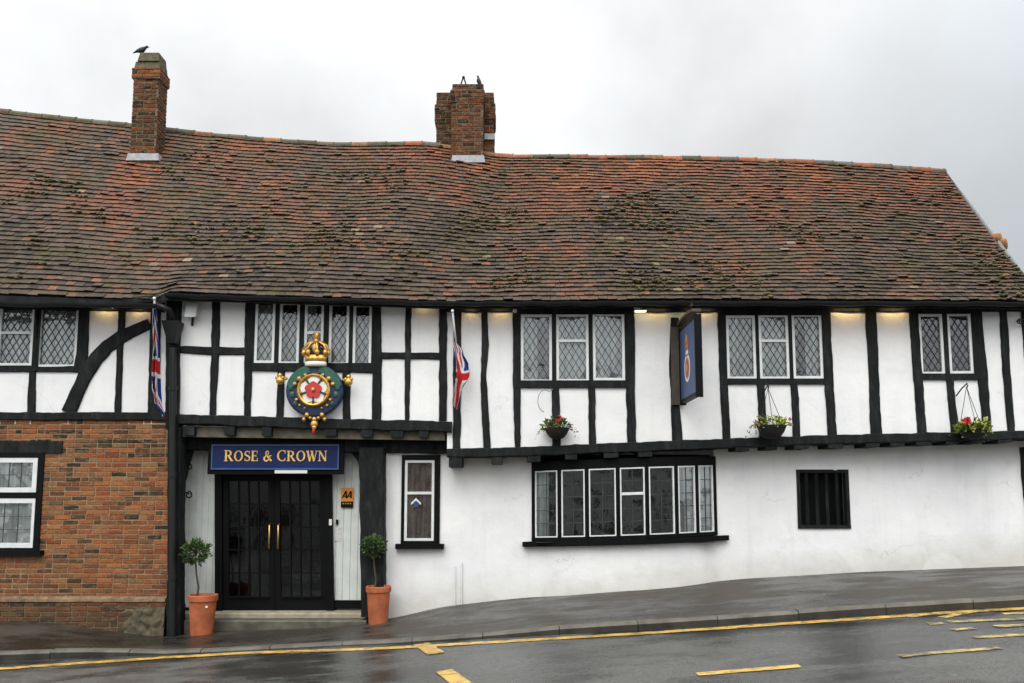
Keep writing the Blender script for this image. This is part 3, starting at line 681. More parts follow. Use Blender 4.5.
# -- roof ------------------------------------------------------------------
EV = [(P(x, y, -.33).x, P(x, y, -.33).z) for x, y in ((0, 295), (80, 298), (157, 301), (170, 292), (250, 296.5), (345, 299), (450, 302.5), (600, 301), (690, 300.3), (860, 300.8), (1024, 302.5))]
def ze(X): return sinterp(EV, max(X, -9), .08)
EV2 = [EV[0], EV[1], (EV[2][0], EV[2][1]-.0), EV[4], EV[5], EV[6], EV[7], EV[8], EV[9], EV[10]]
def ze2(X): return sinterp(EV2, max(X, -9), .6)
RD = []; 
for px, py, Y in ((0, 109.5, 3.4), (60, 117, 3.3), (130, 124, 3.2), (200, 132.5, 3.1), (270, 139, 3.0), (340, 143.5, 2.9), (430, 142.5, 2.7), (500, 155.5, 2.6), (640, 156, 2.45), (780, 159.5, 2.35), (880, 165, 2.25), (945, 170, 2.2)):
    p = P(px, py+1.5, Y); RD.append((p.x, p.z, Y))
RDz = [(a, b) for a, b, c in RD]; RDy = [(a, c) for a, b, c in RD]
XV = P(945, 170, 2.2).x
XV -= .09
def R3(X, v, dz=0.0):
    e = Vector((X, -.33, ze2(X)+(ze(X)-ze2(X))*max(0, 1-v*8))); r = Vector((X, interp(RDy, X), sinterp(RDz, X, .2)))
    p = e.lerp(r, v); d = (r-e).normalized(); nn = Vector((0, -d.z, d.y))
    sag = .05*nz(X*.45, v*1.6)+.022*nz(X*1.7, v*5)-.10*math.sin(math.pi*v)*.6
    return p+nn*(sag*min(1, v*6)*min(1, (1-v)*8)+dz), d, nn
NR = 42
def tilecol(X, v):
    k = .75*nz(X*.55, v*3, 3)+.55*nz(X*1.6, v*8, 7)+.3*nz(X*4.5, v*20, 1)+rnd(-.27, .27)
    warm = -.22+.80*v**1.25+.028*(X+1)*v+k
    if -7.15 < X < -6.35 and .60 < v < .92: warm += .8      # bright run-off below the left chimney
    if -.9 < X < .1 and .82 < v < .95: warm += .35
    pal = [(-9, (.044, .035, .028)), (-.55, (.072, .055, .042)), (-.2, (.098, .070, .052)), (.10, (.128, .072, .048)), (.38, (.160, .072, .044)), (.68, (.205, .080, .042)), (1.0, (.255, .098, .045))]
    j = 0
    while j < len(pal)-1 and warm > pal[j+1][0]+rnd(-.12, .12): j += 1
    c = pal[j][1]; r = random.random()
    if r < .006: c = (.22, .17, .12)
    elif r < .05: c = (.085, .072, .064)
    elif r < .066: c = (.20, .09, .05)
    s = rnd(.66, 1.04); return tuple(q*s*f for q, f in zip(c, (1, .93, .86)))
mb = MB(); MOSS = []
for j in range(NR):
    v0 = j/NR; tw = .138; X = -12.4+(tw/2 if j % 2 else 0)+rnd(-.01, .01)
    rowj = .10/NR
    while X < XV+.02:
        w = tw-.004+rnd(-.004, .003); x0, x1 = X, min(X+w, XV+.06); X += tw
        if x1-x0 < .04: continue
        jit = rnd(-.045, .045)/NR+.07/NR*nz(x0*2.2, j*.5); va = max(-.004, v0+jit) if j else v0+rnd(-.003, .003); vb = min(1.0, v0+1.55/NR)
        l0 = .033+rnd(0, .012)+(.016 if random.random() < .06 else 0); tl = rnd(-.004, .004)
        if x1 < XLW-.3: continue
        pa, d, nn = R3(x0, va); pb, _, _ = R3(x1, va); qa, _, _ = R3(x0, vb); qb, _, _ = R3(x1, vb)
        th = .019
        A, B = pa+nn*(l0+tl), pb+nn*(l0-tl); C, D = qb+nn*.004, qa+nn*.004
        c = tilecol((x0+x1)/2, v0)
        cam = (A+B)/2+nn*.006
        mb.hexa([A-nn*th, B-nn*th, C-nn*th, D-nn*th, A, B, C, D], c, skip=(0, 2, 4)); nb = len(mb.v); mb.face((nb-8, nb-7, nb-3, nb-4), tuple(q*.16 for q in c))  # front edge darkened: shade between the courses put into its colour
        mo = nz(x0*.75, v0*4.5, 11)+.5*nz(x0*2.6, v0*15, 5)-abs(v0-.42)*.55
        if mo > .12 and random.random() < min(1, (mo-.08)*4): (abs((x0+x1)/2+6.8) > .5 and abs((x0+x1)/2+.75) > .5 or v0 < .75) and MOSS.append((A.lerp(B, rnd(.1, .9)), nn, rnd(.4, 1)))
roof = mb.build('roof', TL, inn, fixn=False); tag(roof, 'sagging mossy clay tile roof')
# underlay sheet & back slope
mb = MB(); n = 60
for i in range(n+1):
    X = XLW+(XV+.04-XLW)*i/n
    for v in (0, .15, .35, .6, .85, .99): mb.v.append(tuple(R3(X, v, -.025)[0]))
    r = R3(X, 1)[0]; mb.v.append((X, r.y, r.z-.03)); mb.v.append((X, 2*r.y+.3, ze(X)-.1))
for i in range(n):
    for j in range(7): a = i*8+j; mb.face((a, a+8, a+9, a+1), (.06, .045, .035))
mb.build('roof_underlay', TL, roof)
mb = MB()
for p, nn, s in MOSS:
    for _ in range(random.choice((1, 2, 3, 5))):
        r = rnd(.011, .036)*s; c = p+nn*(r*.25)+Vector((rnd(-.06, .06), 0, rnd(-.01, .02)))
        g = rnd(.6, 1.3); mb.ball(c, (r*rnd(1, 1.9), r, r*.8), (.070*g, .058*g, .016*g), n=6, m=4)
o = mb.build('moss', LEAF, roof, fixn=False); tag(o, kind='stuff')
# ridge tiles
mb = MB(); X = XLW
while X < XV+.02:
    L = .34; x1 = min(X+L-.004, XV+.07); cs = [(.28, .10, .045), (.23, .09, .045), (.12, .09, .055), (.085, .08, .045), (.24, .125, .055), (.11, .10, .08)]
    warm = interp([(-8, 0), (-3, .2), (-1.2, .9), (3, .6), (8, .75)], X)
    c = random.choice(cs[:2]+cs[4:5]) if random.random() < warm else random.choice(cs[2:4]+cs[5:]); b = len(mb.v); s = rnd(.8, 1.2); c = tuple(q*s for q in c)
    tilt = rnd(-.008, .008); m = 8
    for xx, rr in ((X, .088), (x1-.03, .092), (x1-.03, .098), (x1, .098)):
        q = R3(xx, 1)[0]
        for k in range(m+1):
            w = math.pi*(k/m)*1.1-.157; mb.v.append((xx, q.y-rr*math.cos(w), q.z-.045+rr*math.sin(w)+tilt))
    for i in range(3):
        for k in range(m): a = b+i*(m+1)+k; mb.face((a, a+1, a+m+2, a+m+1), c)
    mb.face(tuple(b+3*(m+1)+k for k in range(m+1)), c); mb.face(tuple(b+k for k in range(m+1)), c)
    X += L
mb.build('ridge_tiles', TL, roof, fixn=False)
# verge: undercloak edge and two bonnet tiles that stick out low on the verge
mb = MB()
for i in range(20):
    a = R3(XV+.05, i/20)[0]; b = R3(XV+.05, (i+1)/20)[0]
    mb.hexa([(a.x, a.y, a.z-.07), (a.x+.05, a.y, a.z-.07), (b.x+.05, b.y, b.z-.07), (b.x, b.y, b.z-.07), (a.x, a.y, a.z+.012), (a.x+.05, a.y, a.z+.012), (b.x+.05, b.y, b.z+.012), (b.x, b.y, b.z+.012)], (.05, .045, .04))
mb.build('verge', TL, roof)
for px, py, r in ((999, 237.5, .085), (1004.5, 244, .11)):
    q = P(px, py, 1.0); mb = MB(); mb.tube([(q.x-.12, 1.15, q.z-.01), (q.x, 1.0, q.z), (q.x+.02, .98, q.z)], [r*.9, r, r*.75], 12, (.34, .16, .06)); mb.build('bonnet_tile', TL, roof, smooth=True)
# gable end, back wall
mb = MB(); e = R3(XV, 0)[0]; r = R3(XV, 1)[0]; xg = XG1
mb.poly([(xg, YR, -1), (xg, 2*r.y, -1), (xg, 2*r.y, 2.3), (xg, YR, 2.3)])
mb.poly([(XBR, 0, 2.3), (XBR, 2*r.y, 2.3), (XBR, 2*r.y, e.z-.2), (XBR, r.y, r.z-.15), (XBR, 0, e.z+.2)])
mb.poly([(XLW, 2*r.y+1.5, -1), (xg, 2*r.y, -1), (XBR, 2*r.y, e.z-.2), (XLW, 2*r.y+1.5, e.z-.2)])
mb.build('gable_wall', PL, inn, fixn=False)
T('timber_post', [(1024, 447, 10), (1029, 500, 11), (1037, 575, 12)], YR-.0, .04, .1)
# gutters
def gutter(p0, p1, Y=-.40):
    mb = MB(); A, B = P(*p0, Y), P(*p1, Y); n = 24; m = 8; r = .058
    for i in range(n+1):
        c = A.lerp(B, i/n); c.z += .008*math.sin(i*1.7)
        for k in range(m+1): w = math.pi*k/m; mb.v.append((c.x, c.y-r*math.cos(w), c.z-r*math.sin(w)))
    for i in range(n):
        for k in range(m): a = i*(m+1)+k; mb.face((a, a+1, a+m+2, a+m+1))
    mb.build('gutter', GUT, inn, smooth=True)
gutter((-330, 299), (158, 304.5)); gutter((166, 294), (448, 302.5)); gutter((448, 302.5), (690, 301.8)); gutter((692, 302), (1051, 302.5))
mb = MB()
for a, b in zip(range(-12, 9), range(-11, 10)):
    b = min(b, XV)
    if a >= b: continue
    za, zb = ze(a)-.10, ze(b)-.10
    mb.hexa([(a, -.345, za), (b, -.345, zb), (b, -.325, zb), (a, -.325, za), (a, -.345, za+.09), (b, -.345, zb+.09), (b, -.325, zb+.09), (a, -.325, za+.09)])
    mb.poly([(a, -.325, za+.085), (b, -.325, zb+.085), (b, .15, zb+.14), (a, .15, za+.14)])
mb.build('fascia_board', TB, inn)
# -- brickwork -------------------------------------------------------------
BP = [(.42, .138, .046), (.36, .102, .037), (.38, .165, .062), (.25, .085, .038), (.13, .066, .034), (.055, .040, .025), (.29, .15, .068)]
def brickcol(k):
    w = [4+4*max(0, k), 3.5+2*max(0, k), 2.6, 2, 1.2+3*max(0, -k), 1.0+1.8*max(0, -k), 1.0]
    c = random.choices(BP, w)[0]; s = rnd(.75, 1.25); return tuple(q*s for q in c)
def brick_face(mb, a, b, z0, z1, out, ch=.072, bl=.225, shade=1.0, kfn=None, holes=(), off=0, dep=.012):
    """bricks proud of a mortar core along the segment a->b (x,y), outward normal out"""
    a, b, out = Vector(a), Vector(b), Vector(out); L = (b-a).length; t = (b-a)/L; j = 0; z = z0
    while z < z1-.02:
        zt = min(z+ch-.014+rnd(-.004, .003), z1); s = -(bl/2 if (j+off) % 2 else 0)-rnd(0, .02)
        while s < L:
            l = bl*random.choice((1, 1, 1, .5)); p, q = max(0, s+rnd(-.003, .003)), min(L, s+l-.014); s += l
            if q-p < .03: continue
            pc = a+t*((p+q)/2); zc = (z+zt)/2
            for h in holes:
                if h[2] < zc < h[3]:
                    if a.x+p < h[1]-.002 < a.x+q: p = h[1]-.002-a.x
                    if a.x+p < h[0]+.002 < a.x+q: q = h[0]+.002-a.x
            pc = a+t*((p+q)/2)
            if q-p < .025 or any(h[0] < pc.x < h[1] and h[2] < zc < h[3] for h in holes): continue
            c = brickcol(kfn(pc.x, zc) if kfn else 0); c = tuple(v*shade for v in c); dd = dep+rnd(-.005, .003); zj = rnd(-.003, .003)+.014*nz(pc.x*.9, zc*.6, 8)
            P0, P1 = a+t*p, a+t*q; e = .004
            o0 = [(P0.x, P0.y, z+zj), (P1.x, P1.y, z+zj), (P1.x, P1.y, zt+zj), (P0.x, P0.y, zt+zj)]
            i0, i1 = P0+t*e+out*dd, P1-t*e+out*dd
            o1 = [(i0.x, i0.y, z+zj+e), (i1.x, i1.y, z+zj+e), (i1.x, i1.y, zt+zj-e), (i0.x, i0.y, zt+zj-e)]
            mb.hexa(o0+o1, c, skip=(0,))
        z += ch; j += 1
XB1 = wx(170.5, 520, YL); zt = wz(100, 419, YL); lg = wz(84, 598, YL)
hb = HB[0]; hole = [(hb[0]-.02, hb[1]+.02, hb[2]-.09, hb[3]+.02)]
mb = MB()
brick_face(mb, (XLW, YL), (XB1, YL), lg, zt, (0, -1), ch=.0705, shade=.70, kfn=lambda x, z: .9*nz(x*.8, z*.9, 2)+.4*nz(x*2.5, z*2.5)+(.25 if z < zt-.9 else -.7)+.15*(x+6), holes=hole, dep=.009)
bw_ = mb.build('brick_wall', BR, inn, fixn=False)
def core(name, x0, x1, Y, z0, z1, hs, mat):
    return sheet(name, mat, (x0, x1), z0, z1, lambda x: Y, hs, amp=.003, step=.2, parent=bw_)
core('mortar', XLW, XB1, YL, lg-.1, zt, [(h[0], h[1], h[2], h[3]) for h in hole], MO)
mb = MB(); brick_face(mb, (XLW, YL-.05), (XB1, YL-.05), lg-.62, lg-.05, (0, -1), ch=.073, shade=.42, kfn=lambda x, z: -.2+nz(x, z*2)); mb.build('plinth', BR, bw_, fixn=False)
core('mortar', XLW, XB1, YL-.05, lg-.8, lg-.02, [], MOD)
mb = MB(); n = 40
for i in range(n+1):
    x = XLW+(XB1-XLW)*i/n; k = .008*nz(x*3); 
    for yy, zz_ in ((YL-.045, lg-.05), (YL-.075+k, lg-.045+k), (YL-.07+k, lg-.01+k), (YL+.0, lg+.03+k)): mb.v.append((x, yy, zz_))
for i in range(n):
    for j in range(3): a = i*4+j; mb.face((a, a+4, a+5, a+1))
mb.build('plinth_ledge', paint('stained_ledge', (.19, .125, .07), .9, .55, 9, .4), bw_)
mb = MB(); x0, x1 = wx(112, 615, YL-.1), XB1; z0, z1 = wz(140, 642, YL-.1), wz(140, 602, YL-.1); n, m = 30, 24     # old rubble footing
for i in range(n+1):
    for j in range(m+1):
        x = x0+(x1-x0)*i/n; z = z0+(z1-z0)*j/m; e = min(1, i/n*2.2+.3*nz(z*6, 3))*min(1, (m-j)/m*4)
        d, _ = mnoise.voronoi(Vector((x*7, z*9, 1))); mb.v.append((x, YL-.052-max(-.02, .075*e*(.5+d[0]*.0+.9*(d[1]-d[0]))-.02), z))
for i in range(n):
    for j in range(m): a = i*(m+1)+j; mb.face((a, a+m+1, a+m+2, a+1))
mb.build('rubble_footing', paint('mossy_rubble', (.085, .072, .042), .9, .75, 14, .7), bw_, smooth=True)
X0, X1 = XLW, wx(62, 447, YL-.03); mb = MB(); mb.box(X0+3, X1, YL-.035, YL+.1, wz(30, 453, YL-.03)+.003, wz(30, 441, YL-.03)); mb.build('window_lintel', TB, inn)
# -- chimneys --------------------------------------------------------------
def brick_stack(mb, mo, x0, x1, y0, y1, z0, z1, shade=.8, k=0, ch=.072):
    kf = lambda x, z: k+.8*nz(x*2, z*1.6, 6)
    for a, b, o in (((x0, y0), (x1, y0), (0, -1)), ((x1, y0), (x1, y1), (1, 0)), ((x1, y1), (x0, y1), (0, 1)), ((x0, y1), (x0, y0), (-1, 0))):
        brick_face(mb, a, b, z0, z1, o, kfn=kf, shade=shade, off=0 if o[0] == 0 else 1, ch=ch, bl=.22, dep=.010)
    mo.box(x0, x1, y0, y1, z0-.02, z1)
def chimney(name, stacks, flash, label=None):
    mb, mo = MB(), MB()
    for s in stacks: brick_stack(mb, mo, *s)
    c = mb.build(name, BR, inn, fixn=False)
    if label: tag(c, label)
    mo.build('mortar', MOD, c)
    (x0, x1, y, z0, z1) = flash; f = MB(); 
    f.hexa([(x0, y-.035, z0), (x1, y-.035, z0), (x1, y+.3, z0), (x0, y+.3, z0), (x0+.02, y-.012, z1), (x1-.02, y-.012, z1), (x1-.02, y+.3, z1), (x0+.02, y+.3, z1)])
    f.build('lead_flashing', LEADF, c); return c
Yc = 2.35
def pz(px, py, Y): return wz(px, py, Y)
xa, xb = wx(132.5, 110, Yc), wx(157.5, 110, Yc); DC = .36
w = xb-xa
ch1 = chimney('chimney', [(xa, xb, Yc, Yc+DC, pz(148, 160, Yc)-.3, pz(148, 78, Yc), .33, -.55), (xa-.03, xb+.03, Yc-.03, Yc+DC+.03, pz(148, 78, Yc), pz(148, 69, Yc), .55, -.6)],
    (xa-.06, xb+.08, Yc, pz(146, 161, Yc), pz(146, 153.5, Yc)), 'slim brick chimney rising from the roof slope')
top1 = pz(148, 52, Yc)
CAPM = m_mortar('mossy_flaunching', (.05, .045, .026), (.16, .135, .085)); mb = MB(); z0, z1, z2 = pz(148, 69, Yc), pz(148, 61, Yc), top1
def frus(m, a, b, za, zb, ta, tb): m.hexa([(a, Yc-.01, za), (b, Yc-.01, za), (b, Yc+DC, za), (a, Yc+DC, za), (a+ta, Yc+.02, zb), (b-tb, Yc+.02, zb), (b-tb, Yc+DC-.03, zb), (a+ta, Yc+DC-.03, zb)])
frus(mb, xa-.005, xb+.005, z0, z1, .012, .008); frus(mb, xa+.05, xb-.02, z1+.001, z2, .03, .012); mb.build('flaunching', CAPM, ch1)
Y2 = 2.35; x0, x1 = wx(451.5, 120, Y2), wx(483, 120, Y2); xs0, xs1 = wx(437, 120, Y2+.35), wx(493.5, 120, Y2+.35)
ch2 = chimney('chimney', [(x0, x1, Y2, Y2+.6, pz(467, 162, Y2)-.2, pz(467, 101, Y2), .32, -.6), (x0-.02, x1+.02, Y2-.02, Y2+.62, pz(467, 101, Y2), pz(467, 90, Y2), .28, -.6), (x0+.02, x1-.0, Y2, Y2+.6, pz(467, 90, Y2), pz(467, 84, Y2), .26, -.6),
    (xs0, x0-.012, Y2+.3, Y2+1.0, pz(467, 150, Y2)-.4, pz(467, 92.5, Y2+.3), .22, -.6), (x1+.012, xs1, Y2+.3, Y2+1.0, pz(467, 150, Y2)-.4, pz(467, 92.5, Y2+.3), .25, -.5), (xs0-.03, x0-.015, Y2+.27, Y2+.9, pz(440, 122, Y2+.3), pz(440, 105, Y2+.3), .2, -.6), (x1+.015, xs1+.025, Y2+.27, Y2+.9, pz(490, 118, Y2+.3), pz(490, 104, Y2+.3), .24, -.5)],
    (x0-.0, x1+.04, Y2, pz(467, 163, Y2), pz(467, 155.5, Y2)), 'broad clustered brick chimney on the ridge')
f = MB(); q = P(489, 136, Y2+.25); f.box(x1+.02, xs1+.03, Y2+.255, Y2+.3, q.z-.06, q.z+.05); f.build('lead_flashing', LEADF, ch2)
top2 = pz(467, 84, Y2)
mb = MB(); c = P(463.5, 77.5, Y2+.05); mb.tube([(c.x-.06, Y2+.05, top2-.02), (c.x-.005, Y2+.05, c.z)], .014, 6); mb.tube([(c.x+.06, Y2+.05, top2-.02), (c.x+.005, Y2+.05, c.z)], .014, 6); mb.ball((c.x, Y2+.05, c.z), .03); mb.build('aerial_bracket', LEADF if False else GUT, ch2)
# ------------------------------------------------------------------ birds
def bird(name, foot, label, lean, flip, s=1.0):
    # a single skin along the spine: tail, rump, breast, neck, head, beak
    prof = [(-.17, .006, -.04), (-.12, .018, -.02), (-.07, .036, 0), (-.01, .055, .005), (.04, .055, .012), (.075, .040, .032), (.095, .030, .05), (.115, .029, .06), (.135, .020, .058), (.150, .007, .05), (.165, .002, .046)]
    mb = MB(); n = 10; ca, sa = math.cos(lean), math.sin(lean); h = .085*s
    for x, r, z in prof:
        for k in range(n):
            w = 2*math.pi*k/n; yy = r*.85*math.cos(w)*s; zz_ = (z+r*math.sin(w))*s; xx = x*s
            if x < -.1: yy *= 1.7; zz_ = z*s+(r*.5*math.sin(w))*s
            X_ = xx*ca-zz_*sa; Z_ = xx*sa+zz_*ca; mb.v.append((foot[0]+flip*X_, foot[1]+yy, foot[2]+h+Z_))
    for i in range(len(prof)-1):
        for k in range(n): a, b = i*n+k, i*n+(k+1) % n; mb.face((a, b, b+n, a+n))
    mb.face(tuple(range(n))); e = (len(prof)-1)*n; mb.face(tuple(e+k for k in range(n)))
    for sd in (-1, 1):
        mb.tube([(foot[0], foot[1]+sd*.02*s, foot[2]), (foot[0]+flip*.008, foot[1]+sd*.018*s, foot[2]+h)], .005*s, 6)
        for q in (-.6, 0, .6): mb.tube([(foot[0], foot[1]+sd*.02*s, foot[2]+.004), (foot[0]+flip*.03*s*math.cos(q), foot[1]+sd*.02*s+.03*s*math.sin(q), foot[2]+.004)], .003*s, 5)
    o = mb.build(name, BIRDM, base=foot, smooth=True); tag(o, label, 'bird')
c = P(479.8, 84, Y2+.15); bird('bird', (c.x-.015, Y2+.04, top2), 'small dark bird upright on the clustered ridge chimney', .95, -1, .76)
c = P(144, 51, Yc+.2); bird('bird', (c.x, Yc+.09, top1), 'dark bird hunched on top of the slim left chimney', .12, 1, .95)
# ------------------------------------------------------------------ lettering
def stroke(mb, pts, ws, y, th, org, sc, col=None, mi=0, shear=0):
    L = [];
    for i, p in enumerate(pts):
        a, b = pts[max(i-1, 0)], pts[min(i+1, len(pts)-1)]; tx, ty = b[0]-a[0], b[1]-a[1]; l = math.hypot(tx, ty) or 1
        L.append((p[0]-ty/l*ws[i]/2, p[1]+tx/l*ws[i]/2, p[0]+ty/l*ws[i]/2, p[1]-tx/l*ws[i]/2))
    f = lambda u, v, yy: (org[0]+(u+shear*v)*sc, yy, org[1]+v*sc)
    for a, b in zip(L, L[1:]):
        mb.hexa([f(a[0], a[1], y+th), f(a[2], a[3], y+th), f(b[2], b[3], y+th), f(b[0], b[1], y+th), f(a[0], a[1], y), f(a[2], a[3], y), f(b[2], b[3], y), f(b[0], b[1], y)], col, mi)
def arc(cx, cy, rx, ry, a0, a1, n=14): return [(cx+rx*math.cos(math.radians(a0+(a1-a0)*i/n)), cy+ry*math.sin(math.radians(a0+(a1-a0)*i/n))) for i in range(n+1)]
TK, TN = .19, .085
def cw(pts, cx): 
    m = max(abs(p[0]-cx) for p in pts) or 1; return [TN+(TK-TN)*(abs(p[0]-cx)/m)**1.5 for p in pts]
def glyph(ch):
    S = []; st = lambda x, w=TK: S.append(([(x, 0), (x, 1)], [w, w])); sf = lambda x, y, w=.36: S.append(([(x-w/2, y), (x+w/2, y)], [.07, .07]))
    if ch == 'R':
        st(.17); sf(.16, .035); sf(.13, .965, .30); p = [(.17, .95)]+arc(.40, .73, .25, .22, 90, -90)+[(.17, .51)]; S.append((p, [.08]+[TN+.11*max(0, math.cos(math.radians(90-180*i/14))) for i in range(15)]+[.08])); S.append(([(.40, .52), (.78, .02)], [.17, .19])); sf(.82, .035, .2); return S, .92
    if ch == 'O': p = arc(.48, .5, .38, .47, 0, 360, 28); S.append((p, cw(p, .48))); return S, 1.0
    if ch == 'C': p = arc(.52, .5, .42, .47, 48, 312, 24); S.append((p, cw(p, .52))); S.append(([(.81, .98), (.81, .68)], [.06, .06])); S.append(([(.81, .30), (.81, .10)], [.04, .05])); return S, .94
    if ch == 'S':
        p = arc(.34, .73, .23, .22, 40, 215, 12)+arc(.34, .27, .25, .23, 60, -140, 14); S.append((p, [.08+.10*math.exp(-((i-13)/6)**2) for i in range(len(p))])); S.append(([(.55, .98), (.55, .70)], [.05, .05])); S.append(([(.10, .30), (.10, .02)], [.05, .05])); return S, .68
    if ch == 'E':
        st(.18); S.append(([(.03, .96), (.66, .96)], [.08, .08])); S.append(([(.03, .04), (.70, .04)], [.08, .08])); S.append(([(.18, .52), (.52, .52)], [.07, .07])); S.append(([(.64, .99), (.64, .74)], [.06, .06])); S.append(([(.68, .01), (.68, .28)], [.06, .06])); S.append(([(.52, .62), (.52, .41)], [.05, .05])); return S, .78
    if ch == '&':
        p = [(.88, .02), (.62, .28), (.34, .60)]+arc(.42, .80, .15, .16, 200, -60, 10)+[(.38, .56), (.20, .44)]+arc(.33, .25, .22, .23, 130, 300, 10)+[(.62, .20), (.74, .50)]; S.append((p, [.2, .2, .18]+[.10]*11+[.1, .12]+[.18]*5+[.15]*6+[.1, .09])); S.append(([(.62, .53), (.90, .53)], [.07, .07])); return S, .96
    if ch == 'W':
        S.append(([(.12, .98), (.38, .0)], [TK, TK])); S.append(([(.38, .0), (.60, .90)], [TN, TN])); S.append(([(.56, .98), (.82, .0)], [TK, TK])); S.append(([(.82, .0), (1.08, .98)], [TN, TN])); sf(.12, .965, .32); sf(.57, .965, .3); sf(1.08, .965, .28); return S, 1.2
    if ch == 'N':
        S.append(([(.14, 0), (.14, 1)], [TN, TN])); S.append(([(.12, .98), (.78, .02)], [TK, TK])); S.append(([(.78, 0), (.78, 1)], [TN, TN])); sf(.14, .035, .28); sf(.08, .965, .24); sf(.78, .965, .28); return S, .96
    return S, .38
# ------------------------------------------------------------------ fascia sign
YS = .22
S0, S1 = wx(211.5, 456, YS), wx(339, 456, YS); Zs0, Zs1 = wz(275, 469.5, YS), wz(275, 444.5, YS)
fs = thing('fascia_sign', 'blue fascia sign with gold serif ROSE & CROWN lettering over the entrance doors', 'sign', (S0, YS, Zs0))
mb = MB(); mb.box(S0-.06, S1+.06, YS+.02, YS+.12, Zs0-.07, Zs1+.05); mb.build('backing_board', BLK, fs)
mb = MB(); mb.box(S0, S1, YS, YS+.02, Zs0, Zs1); mb.build('sign_panel', NAVY, fs)
mb = MB(); e = .018; lb = paint('pale_blue_edging', (.05, .10, .26), .4)
mb.box(S0, S1, YS-.012, YS, Zs1-e, Zs1); mb.box(S0, S1, YS-.012, YS, Zs0, Zs0+e); mb.box(S0, S0+e, YS-.012, YS, Zs0+e, Zs1-e); mb.box(S1-e, S1, YS-.012, YS, Zs0+e, Zs1-e); mb.build('edging', lb, fs)
mb = MB(); x = 0; k = 0; lay = []
for ch in 'ROSE & CROWN':
    S, adv = glyph(ch); big = 1.05 if (ch in 'RC' and k in (0, 7)) else 1.0; lay.append((S, x, big)); x += adv*big+.06; k += 1
X0, X1 = wx(224.5, 456, YS), wx(327.5, 456, YS); sc = (X1-X0)/(x-.06); zb = wz(275, 461.2, YS)-.0; kk = 0
hs = (wz(275, 450.4, YS)-zb)
LTG = paint('letter_gilt', (.86, .55, .15), .4, .2, 20, .3, .1)
for S, xo, big in lay:
    if not S: continue
    mb = MB()
    for p, ws in S:
        stroke(mb, [(q[0]*big, q[1]*big*hs/sc*.97) for q in p], [w_*big*.92 for w_ in ws], YS-.012-.0004*(kk % 7), .011, (X0+xo*sc, zb), sc); kk += 1
    mb.build('letter', LTG, fs)
mb = MB(); mb.box(wx(275.5, 470, .2), wx(307, 470, .2), .16, .215, wz(290, 473.3, .2), wz(290, 470.3, .2)); o = mb.build('strip_light', emit('lit_diffuser', (1, .98, .95), .75), base=P(290, 472, .3)); tag(o, 'white strip light fitting under the blue fascia sign', 'light fitting')
# ------------------------------------------------------------------ heraldic emblem
Ye = -.16; c = P(314.5, 390.5, Ye); u = (wx(343, 390, Ye)-wx(286, 390, Ye))/2
em = thing('heraldic_emblem', 'carved rose emblem on a blue and green disc topped by a gilt crown', 'emblem', (c.x, 0, c.z-u))
mb = MB(); mb.lathe([(0.001, -.11), (u*.9, -.11), (u, -.07), (u, .0), (u*.93, .02), (u*.60, .025), (.001, .025)], (c.x, Ye, c.z), 48, axis='Y', sy=.93); mb.build('disc', BLU, em, smooth=False)
g = MB()    # green mantling on the upper half, broken into leaf shapes
for sd in (-1, 1):
    pts = []
    for i in range(13): w_ = math.radians(90-12-i*5.6); pts.append((c.x+sd*u*.98*math.cos(w_), c.z+.93*u*.98*math.sin(w_)))
    for i in range(13): w_ = math.radians(90-12-(12-i)*5.6); rr = .66+.07*math.sin(i*2.4); pts.append((c.x+sd*u*rr*math.cos(w_), c.z+.93*u*rr*math.sin(w_)))
    g.prism(pts, Ye-.045, Ye-.022)
    for w0, r0, rr in ((8, .83, .10), (-12, .78, .09), (-38, .80, .08)):
        w_ = math.radians(w0); g.ball((c.x+sd*u*r0*math.cos(w_), Ye-.028, c.z+u*.93*r0*math.sin(w_)), (u*rr, .02, u*rr*1.3), n=10)
g.build('mantling', GRN, em)
g = MB(); g.lathe([(.001, .0), (.001, .035), (u*.47, .03), (u*.485, .055), (u*.53, .066), (u*.575, .05), (u*.59, .0)], (c.x, Ye-.02, c.z), 40, axis='Y')
for sd in (-1, 1):
    for w0, r0, rr in ((38, .66, .085), (18, .70, .075), (-30, .68, .06), (-48, .72, .05), (-65, .70, .04), (60, .62, .06)):
        w_ = math.radians(w0); g.ball((c.x+sd*u*r0*math.cos(w_), Ye-.05, c.z+u*r0*math.sin(w_)), (u*rr, .03, u*rr), n=8)
g.build('gilt_ring', GOLD, em)
def petals(n, r, rr, rad, y, th, rot, mat, name):
    m = MB()
    for i in range(n):
        w_ = 2*math.pi*i/n+rot; pts = []
        cx_, cz_ = c.x+r*math.cos(w_), c.z+r*math.sin(w_)
        for k in range(14):
            q = 2*math.pi*k/14; a_ = rr*(1+.12*math.cos(2*q))*math.cos(q); b_ = rad*math.sin(q)
            pts.append((cx_+a_*math.cos(w_)-b_*math.sin(w_), cz_+a_*math.sin(w_)+b_*math.cos(w_)))
        m.prism(pts, y-.0006*i, y+th)
    return m.build(name, mat, em)
petals(5, u*.275, u*.195, u*.215, Ye-.062, .05, math.pi/2, EWH, 'white_petals')
g = MB()
for i in range(5):
    w_ = 2*math.pi*i/5+math.pi/2+math.pi/5; g.tube([(c.x+u*.2*math.cos(w_), Ye-.07, c.z+u*.2*math.sin(w_)), (c.x+u*.47*math.cos(w_), Ye-.075, c.z+u*.47*math.sin(w_))], [.012, .016], 6)
g.build('sepals', paint('sepal_green', (.03, .05, .04), .5), em)
petals(5, u*.15, u*.14, u*.15, Ye-.085, .03, math.pi/2, RED, 'red_petals')
